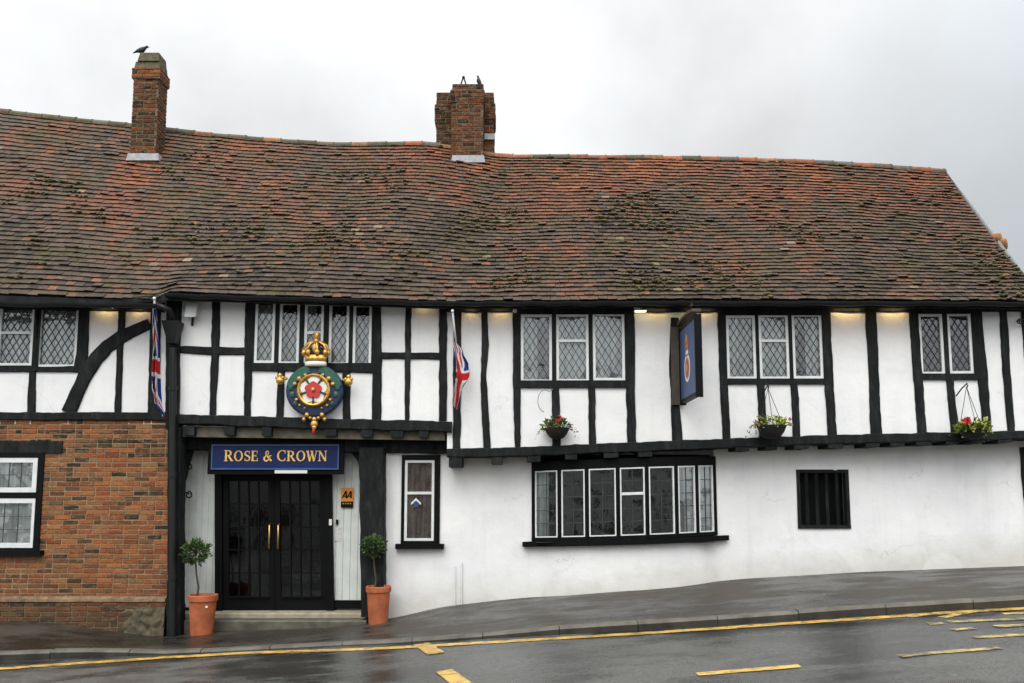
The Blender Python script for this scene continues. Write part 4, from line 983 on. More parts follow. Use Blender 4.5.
g = MB(); g.ball((c.x, Ye-.09, c.z), (u*.085, .03, u*.085)); g.build('rose_centre', GOLD, em, smooth=True)
for px, py in ((280.5, 380), (349, 381.5)):
    g = MB(); q = P(px, py, Ye); s = 1 if px > 314 else -1
    g.ball((q.x, Ye-.02, q.z-.01), .062, n=10); g.ball((q.x, Ye-.03, q.z+.065), .036); g.tube([(q.x, Ye, q.z-.01), (q.x-s*.10, Ye, q.z+.03)], .02, 6)
    for k in range(3): g.ball((q.x+(k-1)*.045, Ye-.04, q.z+.03), .024)
    g.build('side_finial', GOLD, em, smooth=True)
g = MB()
for x_, z_, r_ in ((-.11, .045, .035), (.11, .045, .035), (-.15, -.02, .03), (.15, -.02, .03), (-.06, .0, .025), (.06, .0, .025), (0, -.09, .055), (0, -.02, .035), (0, -.135, .036)):
    q = P(314.5, 418, Ye); g.ball((q.x+x_, Ye-.01, q.z+x_*0+z_), (r_, .03, r_*1.05), n=10)
g.build('pendant', GOLD, em, smooth=True)
q = P(313.8, 431, Ye); g = MB(); g.ball((q.x, Ye-.01, q.z), (.022, .025, .05)); g.build('pendant_drop', RED, em, smooth=True)
q = P(314.5, 419, Ye); g = MB(); g.prism([(q.x-.09, q.z+.10), (q.x-.05, q.z-.03), (q.x, q.z-.08), (q.x+.05, q.z-.03), (q.x+.09, q.z+.10)], Ye+.0, Ye+.03); g.build('pendant_back', BLU, em)
# crown: band, ermine rim, arches, orb and cross
k0 = P(315, 366, Ye-.06); kr = (wx(328, 350, Ye)-wx(302, 350, Ye))/2; z0 = k0.z
g = MB(); g.lathe([(kr*.72, 0), (kr*.78, .0), (kr*.90, .10), (kr*.84, .10)], (k0.x, Ye-.02, z0+.06), 28, sy=.5)
zt = wz(315, 342, Ye)
for k in range(8):
    w_ = 2*math.pi*k/8+.2; x_, y_ = math.cos(w_), math.sin(w_)*.5
    g.tube([(k0.x+kr*.86*x_, Ye-.02+kr*.86*y_, z0+.15), (k0.x+kr*1.0*x_, Ye-.02+kr*1.0*y_, z0+.24), (k0.x+kr*.80*x_, Ye-.02+kr*.8*y_, zt-.055), (k0.x+kr*.4*x_, Ye-.02+kr*.4*y_, zt-.008), (k0.x, Ye-.02, zt-.035)], .02, 7)
    g.ball((k0.x+kr*.92*x_, Ye-.02+kr*.92*y_, z0+.20), (.038, .03, .045))
g.ball((k0.x, Ye-.02, zt+.01), .042); g.box(k0.x-.018, k0.x+.018, Ye-.04, Ye-.0, zt+.04, wz(315, 333, Ye)); z_ = wz(315, 336.5, Ye)
g.prism([(k0.x-.055, z_+.05), (k0.x+.055, z_+.05), (k0.x+.03, z_), (k0.x+.055, z_-.05), (k0.x-.055, z_-.05), (k0.x-.03, z_)], Ye-.045, Ye+.0)
g.ball((k0.x, Ye-kr*.55, z0+.26), (.04, .03, .07))
crn = g.build('crown', GOLD, em, smooth=True)
g = MB(); g.lathe([(kr*.68, -.0), (kr*.80, .0), (kr*.84, .035), (kr*.80, .065), (kr*.68, .065)], (k0.x, Ye-.02, z0), 28, sy=.5); g.build('ermine_rim', EWH, em, smooth=True)
g = MB(); g.ball((k0.x, Ye-.015, z0+.2), (kr*.66, kr*.3, kr*.55), n=14, m=8); g.build('crown_cap', paint('dark_crown_lining', (.02, .018, .02), .9), em, smooth=True)
g = MB(); q = P(314, 380, 0); g.box(q.x-.03, q.x+.03, Ye+.11, -.03, q.z-.03, q.z+.03); g.build('mounting_bracket', GUT, em)
# ------------------------------------------------------------------ rating plaque, notice, bell
Yp = YB-.03
p0, p1 = wx(341, 498, Yp), wx(353, 498, Yp); z0, z1 = wz(347, 507.5, Yp), wz(347, 488, Yp); zm = z0+(z1-z0)*.31
pq = thing('rating_plaque', 'amber plaque with black AA letters and a strip of stars, right of doors', 'plaque', (p0, Yp, z0))
mb = MB(); mb.box(p0, p1, Yp, Yp+.025, zm, z1); mb.build('plaque_face', YEL, pq)
mb = MB(); mb.box(p0, p1, Yp-.001, Yp+.025, z0, zm-.0005); mb.build('star_strip', BLK, pq)
mb = MB(); sc = (z1-zm)*.52
for i in (0, 1):
    o_ = (p0+(p1-p0)*(.10+.40*i), zm+(z1-zm)*.24)
    for j, (pp, ww) in enumerate((([(.0, 0), (.36, 1)], [.17, .2]), ([(.60, 0), (.40, 1)], [.22, .2]), ([(.16, .30), (.56, .30)], [.16, .16]))): stroke(mb, pp, ww, Yp-.006-.0005*j, .005, o_, sc, shear=.16)
mb.build('letters', BLK, pq)
mb = MB()
for i in range(4):
    cx_, cz_ = p0+(p1-p0)*(.2+.2*i), z0+(zm-z0)*.66; pts = []
    for k in range(10): w_ = math.pi/2+k*math.pi/5; rr = .016 if k % 2 == 0 else .007; pts.append((cx_+rr*math.cos(w_), cz_+rr*math.sin(w_)))
    mb.prism(pts, Yp-.006, Yp-.001)
mb.build('stars', YEL, pq)
mb = MB(); mb.box(wx(334.8, 530, Yp), wx(341.5, 530, Yp), YB-.008, YB-.002, wz(338, 541, YB), wz(338, 527, YB)); o = mb.build('paper_notice', PAPER, base=P(338, 541, YB)); tag(o, 'small pale paper notice on the white boards right of the doors', 'notice')
bl = thing('door_bell', 'small entry bell beside the door frame', 'bell', P(334, 522, YB-.06))
mb = MB(); mb.box(wx(329.8, 522, Yp), wx(332.5, 522, Yp), YB-.085, YB-.06, wz(331, 525, YB), wz(331, 519, YB)); mb.build('bell_box', EWH, bl)
mb = MB(); mb.box(wx(335.8, 522, Yp), wx(338, 522, Yp), YB-.03, YB-.002, wz(331, 524.5, YB), wz(331, 519.5, YB)); mb.build('key_pad', BLK, bl)
# sticker in the sash window: white chevron over blue diamond
q = P(416.5, 502, YR-.0); g = MB(); s = .075
sash = [o for o in bpy.data.objects if o.name.startswith('window') and o.parent == inn]
# ------------------------------------------------------------------ hanging sign
sX = 2.49; ya, yb_ = -.06, -1.02
def spt(px, py, x=2.49):      # ray to the plane x = const
    d = ray(px, py); return CAM+d*((x-CAM.x)/d.x)
A, B = spt(681, 326), spt(695.5, 321.5); A2, B2 = spt(681, 402), spt(695.5, 400)
yA, yB2 = A.y, B.y; zt_, zb_ = (A.z+B.z)/2-.03, (A2.z+B2.z)/2+.055
hsg = thing('hanging_sign', 'blue double-sided pub sign in a dark timber frame projecting from the wall', 'pub sign', (sX, 0, zb_))
mb = MB(); mb.box(sX-.02, sX+.03, yB2, yA, zb_, zt_); mb.build('sign_board', SBLU, hsg)
mb = MB(); e = .055
mb.box(sX-.022, sX+.075, yB2-.03, yB2, zb_-.07, zt_+.06); mb.box(sX-.026, sX+.055, yA, yA+.06, zb_-.07, zt_+.06); mb.box(sX-.024, sX+.05, yB2, yA, zt_, zt_+.055); mb.box(sX-.024, sX+.05, yB2, yA, zb_-.05, zb_)
mb.build('sign_frame', BLK, hsg)
mb = MB(); yw = max(yA+.06, -.14)
mb.box(sX-.14, sX-.0, yA+.062, -.032, zb_-.06, zt_+.10); mb.build('wall_post', BRN, hsg)
mb = MB(); 
for i in range(9):
    a0 = i/9; a1 = (i+1)/9; f_ = lambda a_: (yA+.1-(yA-yB2+.12)*a_, zt_+.075+.06*math.sin(math.pi*(a_*.75+.12)))
    (y0, z0), (y1, z1) = f_(a0), f_(a1)
    mb.hexa([(sX-.05, y0, z0), (sX+.07, y0, z0), (sX+.07, y1, z1), (sX-.05, y1, z1), (sX-.05, y0, z0+.04), (sX+.07, y0, z0+.04), (sX+.07, y1, z1+.04), (sX-.05, y1, z1+.04)])
mb.build('sign_canopy', OAK, hsg)
def sdisc(m, y, z, r, rz, d, n=20, sgn=-1):
    m.v.append((sX-.02-d, y, z)); b = len(m.v)-1
    for k in range(n): w_ = 2*math.pi*k/n; m.v.append((sX-.02-d, y+r*math.cos(w_), z+rz*math.sin(w_)))
    for k in range(n): m.face((b, b+1+k, b+1+(k+1) % n))
ym = (yA+yB2)/2; H = zt_-zb_; zf = lambda f_: zt_-H*f_
mb = MB(); sdisc(mb, ym, zf(.38), .09, .055, .004); sdisc(mb, ym, zf(.60), .19, .20, .004); mb.build('emblem_white', EWH, hsg)
mb = MB(); sdisc(mb, ym, zf(.60), .125, .15, .008); sdisc(mb, ym, zf(.24), .13, .11, .004); mb.build('emblem_rose', paint('faded_orange', (.36, .10, .05), .5, .3, 20), hsg)
mb = MB(); sdisc(mb, ym, zf(.60), .05, .06, .012); mb.build('emblem_gold', GOLD, hsg)
mb = MB(); sdisc(mb, ym, zf(.17), .05, .06, .008); mb.build('emblem_gold', GOLD, hsg)
# ------------------------------------------------------------------ lamps
fl = P(192, 310.5, -.1); o = thing('floodlight', 'white wall floodlight beside the rain hopper under the eaves', 'lamp', fl)
mb = MB(); mb.hexa([(fl.x-.08, -.17, fl.z-.11), (fl.x+.08, -.17, fl.z-.11), (fl.x+.08, -.06, fl.z-.09), (fl.x-.08, -.06, fl.z-.09), (fl.x-.08, -.12, fl.z+.11), (fl.x+.08, -.12, fl.z+.11), (fl.x+.08, -.05, fl.z+.11), (fl.x-.08, -.05, fl.z+.11)]); mb.build('lamp_body', WH, o)
mb = MB(); mb.tube([(fl.x+.02, -.1, fl.z-.1), (fl.x-.02, -.02, fl.z-.2), (fl.x-.03, 0.01, fl.z-.2)], .018, 6); mb.build('bracket', GUT, o)
WARM = (1, .62, .22)
bl = P(640.5, 309, -.08); o = thing('bulkhead_light', 'lit white bulkhead lamp under the eaves left of the pub sign', 'lamp', bl)
mb = MB(); mb.box(bl.x-.09, bl.x+.09, -.13, -.036, bl.z-.03, bl.z+.035); mb.build('lamp_body', EWH, o)
mb = MB(); mb.box(bl.x-.08, bl.x+.08, -.12, -.045, bl.z-.042, bl.z-.031); mb.build('diffuser', emit('warm_diffuser', (1, .8, .45), 3.0), o)
sp = P(515, 311, -.08); o = thing('spotlight', 'tiny round lamp under the eaves at corner of three-light window', 'lamp', sp)
mb = MB(); mb.lathe([(.02, .06), (.03, .05), (.034, .0), (.028, -.0)], (sp.x, -.09, sp.z), 12, axis='Y'); mb.build('lamp_body', EWH, o, smooth=True)
mb = MB(); mb.ball((sp.x, -.10, sp.z-.005), .02); mb.build('bulb', emit('spot_bulb', (1, .8, .45), 2.5), o)
def eave_lamp(px0, px1, py, power, Y=0):
    a, b = P(px0, py, Y-.03), P(px1, py, Y-.03); w_ = b.x-a.x
    f = thing('strip_lamp', '', 'lamp', ((a.x+b.x)/2, Y-.1, a.z+.07))
    mb = MB(); mb.box(a.x+.05, b.x-.05, Y-.13, Y-.07, a.z+.075, a.z+.11); mb.box(a.x+.05, b.x-.05, Y-.155, Y-.131, a.z+.036, a.z+.11); mb.build('lamp_housing', GUT, f)
    mb = MB(); mb.tube([(a.x+.07, Y-.10, a.z+.062), (b.x-.07, Y-.10, a.z+.062)], .013, 8); t_ = mb.build('lamp_tube', emit('warm_tube', (1, .66, .26), 9), f)
    L = bpy.data.lights.new('eave_lamp', 'AREA'); L.shape = 'RECTANGLE'; L.size = w_-.14; L.size_y = .03; L.energy = power; L.color = WARM
    lo = bpy.data.objects.new('eave_lamp', L); COL.objects.link(lo); lo.parent = f; lo.location = (0, .02, -.022); lo.rotation_euler = (math.radians(30), 0, 0)
    return f
G_ = 'warm strip lamps under the eaves'
for (a, b, y, e_, Y, lab) in ((829, 866, 312.5, .34, 0, 'warm strip lamp above the white panel right of the middle windows'), (877, 909, 312.5, .34, 0, 'warm strip lamp above the white panel left of the far-right window'), (462, 481, 312.5, .09, 0, 'warm strip lamp above the panel right of the right flag'), (489, 512, 312.5, .1, 0, 'warm strip lamp above the panel left of the three-light window'), (636, 671, 313, .14, 0, 'warm strip lamp above the panel left of the pub sign'), (683, 717, 313, .14, 0, 'warm strip lamp above the panel right of the pub sign'), (93, 119, 313, .06, YL, 'warm strip lamp above the curved brace at the left'), (127, 150, 313, .06, YL, 'warm strip lamp above the brace beside the left flag'), (413, 438, 309, .06, 0, 'warm strip lamp above the panel left of the right flag')):
    f = eave_lamp(a, b, y, e_, Y); f['label'] = lab; f['group'] = G_
# ------------------------------------------------------------------ flags
def union(u, v):
    x, y = u*2-1, (v-.5)            # 2:1 flag, centre origin
    W, Rr, B = (.58, .58, .56), (.40, .018, .022), (.010, .030, .17)
    if abs(x) < .10 or abs(y) < .10: return Rr
    if abs(x) < .165 or abs(y) < .165: return W
    d = abs(abs(y)-abs(x)*.5)/1.118
    if d < .035: return Rr
    if d < .10: return W
    return B
def flag(label, pole, line_, amp, vspan, u0=0.0, u1=1.0):
    Yf = -.42; p0, p1 = P(*pole[0], pole[0][2] if False else -.06) if False else (P(pole[0][0], pole[0][1], pole[0][2]), P(pole[1][0], pole[1][1], pole[1][2])), None
    a, b = p0
    f = thing('flag', label, 'flag', a, 'union flags on the inn front')
    mb = MB(); mb.tube([a, b], .014, 8); mb.ball(b, .024); mb.build('flagpole', EWH, f, smooth=True)
    mb = MB(); n, m = 90, 44; s = rnd(0, 9)
    for i in range(n+1):
        t = i/n; k = t*(len(line_)-1); j = min(int(k), len(line_)-2); q = k-j; q = q*q*(3-2*q)
        px = line_[j][0]+(line_[j+1][0]-line_[j][0])*q; py = line_[j][1]+(line_[j+1][1]-line_[j][1])*(k-j); w_ = line_[j][2]+(line_[j+1][2]-line_[j][2])*q
        Yc_ = line_[j][3]+(line_[j+1][3]-line_[j][3])*q; c_ = P(px, py, Yc_); w_ = w_/68*.82
        for e in range(m+1):
            h = e/m; ph = h*vspan*math.pi*2+s
            # folded cloth: sweep across the strip and back while bulging in depth
            x_ = (h-.5)*w_+.16*w_*math.sin(ph*1.0+t*3)
            mb.v.append((c_.x+x_, c_.y+amp*math.cos(ph+t*2.2)+.03*nz(h*5, t*6, s), c_.z+.02*math.sin(ph)*t))
    for i in range(n):
        for e in range(m):
            a0 = i*(m+1)+e; mb.face((a0, a0+1, a0+m+2, a0+m+1), union(u0+(u1-u0)*(i+.5)/n, (e+.5)/m))
    mb.build('cloth', CLOTH, f, smooth=True, fixn=False)
flag('furled union flag hanging at the brick end beside the downpipe', ((157.5, 352, YL-.03), (154.3, 298.5, -.44)), [(154.6, 309, 2.2, -.38), (155, 325, 4, -.36), (156, 345, 6.5, -.33), (155.5, 368, 8, -.3), (155.5, 388, 7.5, -.3), (157.5, 402, 6, -.3), (163, 416, 2.5, -.29)], .05, 2.1, .0, 1.0)
flag('union flag hanging half open between the entrance bay and striped studs', ((457, 352, -.03), (452.5, 311, -.42)), [(454.5, 341, 4, -.2), (457, 352, 11, -.22), (460, 366, 16, -.25), (461.5, 376, 17, -.26), (458, 390, 10, -.25), (455.5, 408, 5.5, -.24)], .05, 1.1, .05, .82)
# ------------------------------------------------------------------ plants
def leaf(mb, c, d, L, w, col):
    d = d.normalized(); s = d.cross(Vector((rnd(-1, 1), rnd(-1, 1), rnd(-1, 1)))); s = s.normalized() if s.length > .01 else Vector((1, 0, 0)); nn = s.cross(d)
    b = len(mb.v); mid = c+d*L*.5+nn*L*.12
    mb.v += [tuple(c), tuple(mid+s*w/2), tuple(c+d*L), tuple(mid-s*w/2), tuple(mid-nn*.0)]
    mb.face((b, b+1, b+4), col); mb.face((b+1, b+2, b+4), col); mb.face((b+2, b+3, b+4), col); mb.face((b+3, b, b+4), col)
def rv():
    while True:
        v = Vector((rnd(-1, 1), rnd(-1, 1), rnd(-1, 1)))
        if .05 < v.length < 1: return v
def potted(label, pt, pb, ptop, pbase, rt, crown, cr, Y):
    xb_ = (pt+pb)/2
    g0 = P(pb, pbase, Y); sc = (P(pb+50, pbase, Y).x-g0.x)/50; base = Vector((g0.x, Y, g0.z)); base.z = g0.z
    t = thing('potted_tree', label, 'potted tree', base, 'potted bay trees at the entrance')
    Ht = P(pt, ptop, Y).z-base.z; R1, R0 = rt*sc, rt*.72*sc; m = MB()
    m.lathe([(R0*.5, 0.0), (R0, 0), (R0+(R1*.93-R0)*.86, Ht*.84), (R1*.935, Ht*.85), (R1*.985, Ht*.86), (R1, Ht*.985), (R1*.97, Ht), (R1*.86, Ht), (R1*.84, Ht*.93)], base, 36); m.build('pot', TER, t, smooth=False)
    m = MB(); m.lathe([(.001, Ht*.925), (R1*.85, Ht*.925), (R1*.85, Ht*.93), (.001, Ht*.945)], base, 20); m.build('soil', SOIL, t)
    cc = P(crown[0], crown[1], Y); cc = Vector((cc.x, Y, cc.z)); m = MB(); tx = cc.x+(base.x-cc.x)*.35
    m.tube([(tx, Y, base.z+Ht*.9), (tx+.012, Y+.01, base.z+Ht+.1), ((tx+cc.x)/2, Y, (base.z+Ht+cc.z)/2), (cc.x, Y, cc.z-.05), (cc.x, Y, cc.z+.06)], [.016, .014, .013, .011, .006], 8)
    for _ in range(16):
        d = rv().normalized(); d.z = abs(d.z)*.8-.1; m.tube([(cc.x, Y, cc.z+rnd(-.08, .05)), tuple(cc+d*cr*.45*sc), tuple(cc+d*cr*.85*sc)], [.006, .004, .002], 5)
    m.build('trunk', BARK, t)
    m = MB(); R = cr*sc
    for _ in range(820):
        d = rv(); d.normalize(); lump = 1+.38*nz(d.x*2.2+base.x, d.y*2.2, d.z*2.2); r_ = R*lump*rnd(.35, 1)**.6; p = cc+Vector((d.x*r_, d.y*r_, d.z*r_*.9))
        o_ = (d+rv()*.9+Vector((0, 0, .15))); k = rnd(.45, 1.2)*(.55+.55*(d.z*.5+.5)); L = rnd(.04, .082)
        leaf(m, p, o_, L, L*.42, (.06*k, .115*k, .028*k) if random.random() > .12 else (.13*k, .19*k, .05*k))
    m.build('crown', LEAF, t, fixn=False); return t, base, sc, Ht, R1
t, b, sc, Ht, R1 = potted('clipped bay tree in terracotta pot left of the black doors', 201, 201.5, 594.6, 636.5, 14.6, (195.5, 552), 12.2, -.12)
m = MB(); m.lathe([(.001, 0), (.018, 0), (.016, .008), (.001, .008)], (b.x+R1*.55, b.y-R1*.76, b.z+Ht*.74), 10, axis='Y'); m.build('price_sticker', EWH, t)
potted('straggly bay tree in terracotta pot right of the doors beside the post', 378, 378, 586, 625.5, 12.8, (373.5, 546), 10.3, -.02)
def basket(label, px, py_top, rpx, dep, Y, hook, flowers, foliage, hang, yel=0.0):
    c = P(px, py_top, Y); R = rpx/68*.985; H = dep/68
    t = thing('hanging_basket', label, 'flower basket', (c.x, Y, c.z-H), 'flower baskets on the inn front')
    m = MB(); m.lathe([(R*.25, -H), (R*.55, -H*.88), (R*.82, -H*.5), (R*.97, -H*.1), (R, 0), (R*.92, 0), (R*.85, -H*.2)], c, 28); m.build('bowl', paint('dark_coir', (.013, .012, .012), .95, .4, 40, .6), t, smooth=True)
    m = MB()
    for i in range(foliage):
        w_ = rnd(0, 6.28); r_ = R*math.sqrt(random.random())*1.05; p = Vector((c.x+r_*math.cos(w_), Y+r_*math.sin(w_)*.9, c.z+rnd(-.02, .05)+.10*(1-(r_/R)**2)*random.random()))
        d = Vector((math.cos(w_)*rnd(.2, 1.3), math.sin(w_)*.8, rnd(-.5, 1.1))); k = rnd(.6, 1.4); L = rnd(.05, .11)
        col = (.075*k, .12*k, .025*k) if random.random() > yel else (.30*k, .33*k, .05*k)
        leaf(m, p, d, L, L*.45, col)
    for i in range(6):    # trailing stems
        w_ = rnd(0, 6.28); p = Vector((c.x+R*math.cos(w_), Y+R*math.sin(w_), c.z)); d = Vector((math.cos(w_), math.sin(w_)*.6, rnd(-.3, .4)))
        for k in range(5):
            q = p+d*(.035*k)+Vector((0, 0, -.008*k*k)); leaf(m, q, rv(), .045, .024, (.07, .11, .035))
    m.build('foliage', LEAF, t, fixn=False)
    for (fx, fy, fr, fc, cnt) in flowers:
        m = MB(); q = P(fx, fy, Y-R*.55)
        for _ in range(cnt):
            d = rv()*fr/68; p = q+d
            for k in range(5): leaf(m, p, Vector((math.cos(k*1.26), -.4, math.sin(k*1.26)))+rv()*.4, .03, .028, tuple(v*rnd(.7, 1.2) for v in fc))
        m.build('flower', LEAF, t, fixn=False)
    if hook:
        hk = P(hook[0], hook[1], Y); m = MB()
        if hang:
            for w_ in (.3, 2.4, 4.5): m.tube([(hk.x, Y, hk.z), (c.x+R*.95*math.cos(w_), Y+R*.95*math.sin(w_), c.z)], .0045, 5)
            m.build('chains', GUT, t); m = MB()
        s_ = P(hook[2], hook[3], -.03)
        m.tube([s_, (s_.x*.5+hk.x*.5, Y*.6, hk.z*.6+s_.z*.4+.03), (hk.x, Y-.02, hk.z+.05), (hk.x, Y-.035, hk.z+.015), (hk.x, Y, hk.z-.01)], .010, 7); m.build('bracket', GUT, t, smooth=True)
    return t
RDc, WHc, PKc = (.55, .025, .02), (.75, .73, .68), (.55, .12, .25)
t = basket('round black basket with red geraniums below the three-light window', 557, 428, 12.5, 11, -.17, None, [(559, 419.5, 3.6, RDc, 26), (548, 427.5, 1.2, PKc, 3), (556, 428, 1.2, WHc, 3), (563, 427, 1.2, WHc, 3), (545, 426.5, 1.0, WHc, 2), (576.5, 430, .6, WHc, 1)], 150, False)
m = MB(); pts = [P(552+1.0, 389, -.05)]+[P(545+7.2*math.cos(a/10), 401-11*math.sin(a/10), -.12) for a in range(10, 48, 3)]; m.tube(pts, .006, 6); m.build('bracket', LEADF, t, smooth=True)
basket('dark bowl basket of yellow leaves hung below the curtained middle window', 771.5, 425.5, 14.5, 13, -.3, (768, 388.5, 763.5, 393), [(757, 422, 1.0, PKc, 1), (790, 419, .8, PKc, 2)], 150, True, .75)
basket('bushy basket with red and yellow flowers below the far-right window', 973, 430, 13, 9, -.3, (966.5, 387, 956, 396), [(967, 420.5, 4.0, RDc, 22), (979, 423, 1.5, (.75, .7, .3), 6), (985, 419, 1.5, (.6, .6, .2), 5)], 420, True, .55)
# ------------------------------------------------------------------ iron scroll hooks
def scroll(px, py, label, Y):
    c = P(px, py, Y); m = MB(); pts = []
    m.tube([(c.x-.09, Y, c.z+.02), (c.x, Y-.02, c.z+.0)], .012, 7)
    for i in range(18): a_ = math.pi/2-i*.42; r_ = .055*(1-i/26); pts.append((c.x+.02+r_*math.cos(a_), Y-.03, c.z-.03+r_*math.sin(a_)))
    m.tube([(c.x, Y-.02, c.z)]+pts, .011, 7); o = m.build('scroll_hook', GUT, base=c); tag(o, label, 'iron hook')
scroll(188, 465, 'upper black iron scroll hook beside the left entrance post', .42); scroll(188, 493, 'lower black iron scroll hook beside the left entrance post', .42)
c = P(1020, 322, -.1); m = MB(); m.tube([(c.x+.1, -.02, c.z+.05), (c.x-.04, -.14, c.z+.03), (c.x-.09, -.17, c.z-.01), (c.x-.06, -.16, c.z-.035)], .013, 7); m.tube([(c.x+.1, -.02, c.z-.03), (c.x, -.10, c.z-.02), (c.x-.03, -.13, c.z+.02)], .010, 7); o = m.build('scroll_hook', GUT, base=c); tag(o, 'black iron bracket under the eaves at the far right edge', 'iron hook')
# pipe stubs low on the wall
for px, pt_, pb_ in ((455, 566, 607), (461.5, 562, 606)):
    a, b = P(px, pb_, YR-.02), P(px, pt_, YR-.02); m = MB(); m.tube([a, b], .013, 7); m.build('wall_pipe', PLG, inn)
# sticker on the sash (child of its window)
for o in list(bpy.data.objects):
    if o.name.startswith('window') and o.parent == inn and o.type == 'MESH':
        xsn = [v.co.x+BASE[o.name].x for v in o.data.vertices]; zsn = [v.co.z+BASE[o.name].z for v in o.data.vertices]
        q = P(416, 503, YR)
        if min(xsn) < q.x < max(xsn) and min(zsn) < q.z < max(zsn):
            m = MB(); z_ = q.z; x_ = q.x; s = .075; Y_ = YR+.0
            m.prism([(x_-s, z_-.0), (x_, z_+s), (x_+s, z_), (x_+s, z_-.03), (x_, z_+s-.035), (x_-s, z_-.03)], Y_-.004, Y_-.002); m.build('sticker', EWH, o)
            m = MB(); m.prism([(x_-s*.7, z_-.02), (x_, z_+s*.5), (x_+s*.7, z_-.02), (x_, z_-s*.95)], Y_-.003, Y_-.001); m.build('sticker', SBLU, o)
# ------------------------------------------------------------------ houses across the street (mirrored in the glass and wet road)
YO = -21.0
opb = MB(); zo = zroad(0)-.8
bt = NT('terrace_brick'); bk = bt.n('ShaderNodeTexBrick'); mp = bt.n('ShaderNodeMapping'); bt.l(bt.tc.outputs['Object'], mp.inputs[0]); mp.inputs['Rotation'].default_value = (math.radians(90), 0, 0); bt.l(mp.outputs[0], bk.inputs[0])
bk.inputs['Scale'].default_value = 4.2; bk.inputs['Color1'].default_value = (.50, .50, .47, 1); bk.inputs['Color2'].default_value = (.44, .44, .42, 1); bk.inputs['Mortar'].default_value = (.42, .42, .40, 1); bt.bsdf(bk.outputs[0], .9)
opp = thing('terraced_house', 'pale rendered terraced row across the road, seen mirrored in the glass', 'houses', (0, YO, zo))
W = MB(); Wf = MB(); Wp = MB(); Rf = MB(); Dr = MB()
wins = []
for k in range(-4, 4):
    x = k*4.4
    wins += [(x+.5, x+1.7, zo+1.0, zo+2.2), (x+.5, x+1.6, zo+3.2, zo+4.2), (x+2.6, x+3.5, zo+3.2, zo+4.2)]
sheet_h = [(a, b, c_, d_) for a, b, c_, d_ in wins]
sheet('brick_wall', bt.mat, (-17.8, 17.8), zo-.4, zo+4.7, lambda x: YO, sheet_h, amp=0, step=3, parent=opp)
for a, b, c_, d_ in wins:
    f = MB(); f.box(a, b, YO-.1, YO-.03, c_, c_+.07); f.box(a, b, YO-.1, YO-.03, d_-.07, d_); f.box(a, a+.07, YO-.1, YO-.03, c_+.07, d_-.07); f.box(b-.07, b, YO-.1, YO-.03, c_+.07, d_-.07); f.box(a+.07, b-.07, YO-.1, YO-.03, (c_+d_)/2-.03, (c_+d_)/2+.03)
    o = f.build('window', WH, opp); g = MB(); g.poly([(a+.05, YO-.07, c_+.05), (b-.05, YO-.07, c_+.05), (b-.05, YO-.07, d_-.05), (a+.05, YO-.07, d_-.05)]); g.build('pane', paint('dark_pane', (.02, .022, .025), .1, .1) if 'dark_pane' not in bpy.data.materials else bpy.data.materials['dark_pane'], o)
for k in range(-4, 4):
    x = k*4.4+2.7; f = MB(); f.box(x, x+.9, YO+.0, YO+.05, zo, zo+2.1); f.build('door', BRN, opp)
f = MB(); f.poly([(-18, YO+.35, zo+4.6), (18, YO+.35, zo+4.6), (18, YO-3.5, zo+6.7), (-18, YO-3.5, zo+6.7)], (.07, .055, .05)); f.poly([(-18, YO-7.3, zo+4.6), (18, YO-7.3, zo+4.6), (18, YO-3.5, zo+6.7), (-18, YO-3.5, zo+6.7)], (.07, .055, .05)); f.build('roof', TL, opp)
f = MB(); f.box(-17.8, 17.8, YO-7, YO-6.9, zo-.4, zo+4.6); f.box(-17.9, -17.8, YO-6.9, YO, zo-.4, zo+4.6); f.box(17.8, 17.9, YO-6.9, YO, zo-.4, zo+4.6); f.build('back_wall', bt.mat, opp)
# ------------------------------------------------------------------ sky, sun, camera
w = bpy.data.worlds.new('World'); SC.world = w; w.use_nodes = True; nt = w.node_tree; nt.nodes.clear()
def wn(t, **k):
    o = nt.nodes.new(t)
    for a, b in k.items(): setattr(o, a, b)
    return o
SUN_EL, SUN_AZ = math.radians(48), math.radians(-150)     # behind the camera, to the left
sky = wn('ShaderNodeTexSky', sky_type='NISHITA', sun_disc=False); sky.sun_elevation = SUN_EL; sky.sun_rotation = math.radians(195)
tc = wn('ShaderNodeTexCoord'); sep = wn('ShaderNodeSeparateXYZ'); nt.links.new(tc.outputs['Generated'], sep.inputs[0])
def wm(op, a, b=0.0, c=None, clamp=False):
    m = wn('ShaderNodeMath', operation=op, use_clamp=clamp)
    for v, i in ((a, 0), (b, 1), (c, 2)):
        if v is None: continue
        if hasattr(v, 'is_linked'): nt.links.new(v, m.inputs[i])
        else: m.inputs[i].default_value = v
    return m.outputs[0]
nse = wn('ShaderNodeTexNoise'); nse.inputs['Scale'].default_value = 3.4; nse.inputs['Detail'].default_value = 6; nse.inputs['Roughness'].default_value = .5; nt.links.new(tc.outputs['Generated'], nse.inputs['Vector'])
el = wm('MAXIMUM', sep.outputs[2], 0.0)
lum0 = wm('ADD', wm('MULTIPLY_ADD', el, .22, .92), wm('MULTIPLY', wm('POWER', el, 3.0), 2.0)); dirf = wm('ADD', wm('MULTIPLY_ADD', sep.outputs[1], -.36, 1.16), wm('MULTIPLY', sep.outputs[0], -.10)); lum = wm('MULTIPLY', lum0, dirf)
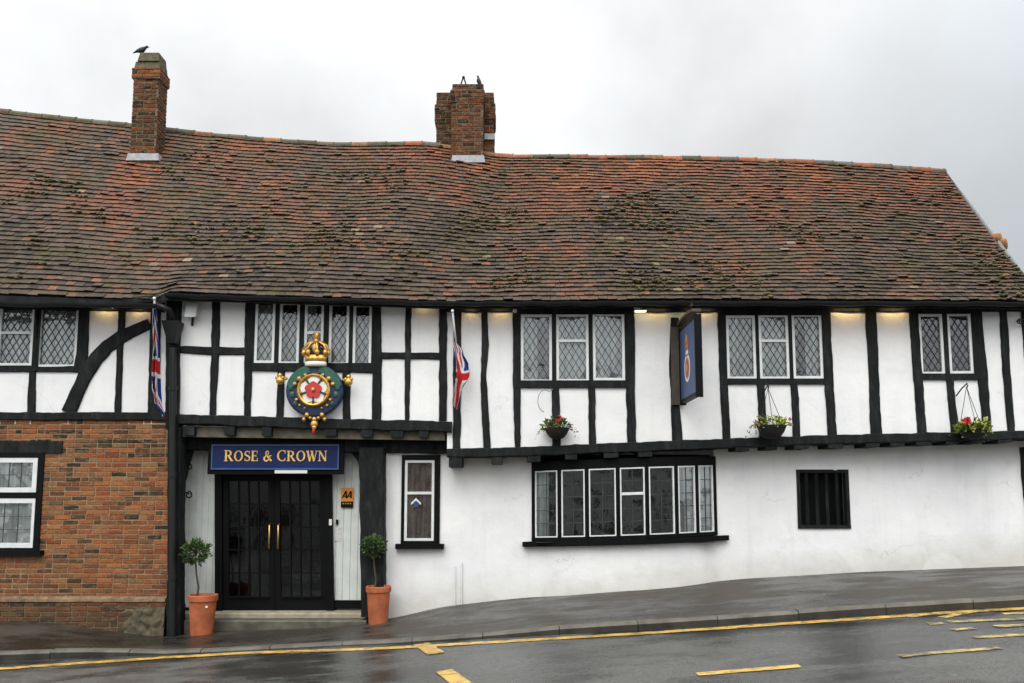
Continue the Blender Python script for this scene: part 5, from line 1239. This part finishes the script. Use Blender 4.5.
# heavier grey bank low on the right
t1 = wm('MULTIPLY_ADD', sep.outputs[0], 1.9, -.42); t2 = wm('MULTIPLY_ADD', el, -1.2, .42); bank = wm('ADD', wm('ADD', t1, t2), wm('MULTIPLY_ADD', nse.outputs['Fac'], 1.3, -.65), clamp=True)
front = wm('GREATER_THAN', sep.outputs[1], -.2)
bank = wm('MULTIPLY', bank, front)
cr = wn('ShaderNodeMix', data_type='RGBA'); nt.links.new(bank, cr.inputs[0]); cr.inputs[6].default_value = (.97, .985, 1.0, 1); cr.inputs[7].default_value = (.60, .665, .71, 1)
lf = wm('MULTIPLY', lum, wm('MULTIPLY_ADD', nse.outputs['Fac'], .95, .52))
cl = wn('ShaderNodeMix', data_type='RGBA', blend_type='MULTIPLY'); cl.inputs[0].default_value = 1; nt.links.new(cr.outputs[2], cl.inputs[6]); nt.links.new(lf, cl.inputs[7])
b1 = wn('ShaderNodeBackground'); nt.links.new(sky.outputs[0], b1.inputs[0]); b1.inputs[1].default_value = .05
b2 = wn('ShaderNodeBackground'); nt.links.new(cl.outputs[2], b2.inputs[0]); b2.inputs[1].default_value = 1.0
mx = wn('ShaderNodeMixShader'); mx.inputs[0].default_value = .93; nt.links.new(b1.outputs[0], mx.inputs[1]); nt.links.new(b2.outputs[0], mx.inputs[2])
out = wn('ShaderNodeOutputWorld'); nt.links.new(mx.outputs[0], out.inputs[0])
sl = bpy.data.lights.new('sun', 'SUN'); sl.energy = 1.55; sl.angle = math.radians(40); sl.color = (1, .97, .92)
so = bpy.data.objects.new('sun', sl); COL.objects.link(so)
d = Vector((math.sin(math.radians(195))*math.cos(SUN_EL), math.cos(math.radians(195))*math.cos(SUN_EL), math.sin(SUN_EL)))
so.rotation_euler = d.to_track_quat('Z', 'Y').to_euler(); so.location = d*50
cam = bpy.data.cameras.new('camera'); co = bpy.data.objects.new('camera', cam); COL.objects.link(co)
cam.sensor_width = 36; cam.lens = FPX/1024*36; cam.shift_y = (CY-341.5)/1024; cam.clip_end = 2000; cam.clip_start = .1
co.location = CAM; co.rotation_euler = (math.pi/2+PITCH, 0, 0); SC.camera = co
SC.view_settings.view_transform = 'Standard'; SC.view_settings.look = 'None'; SC.view_settings.exposure = 0
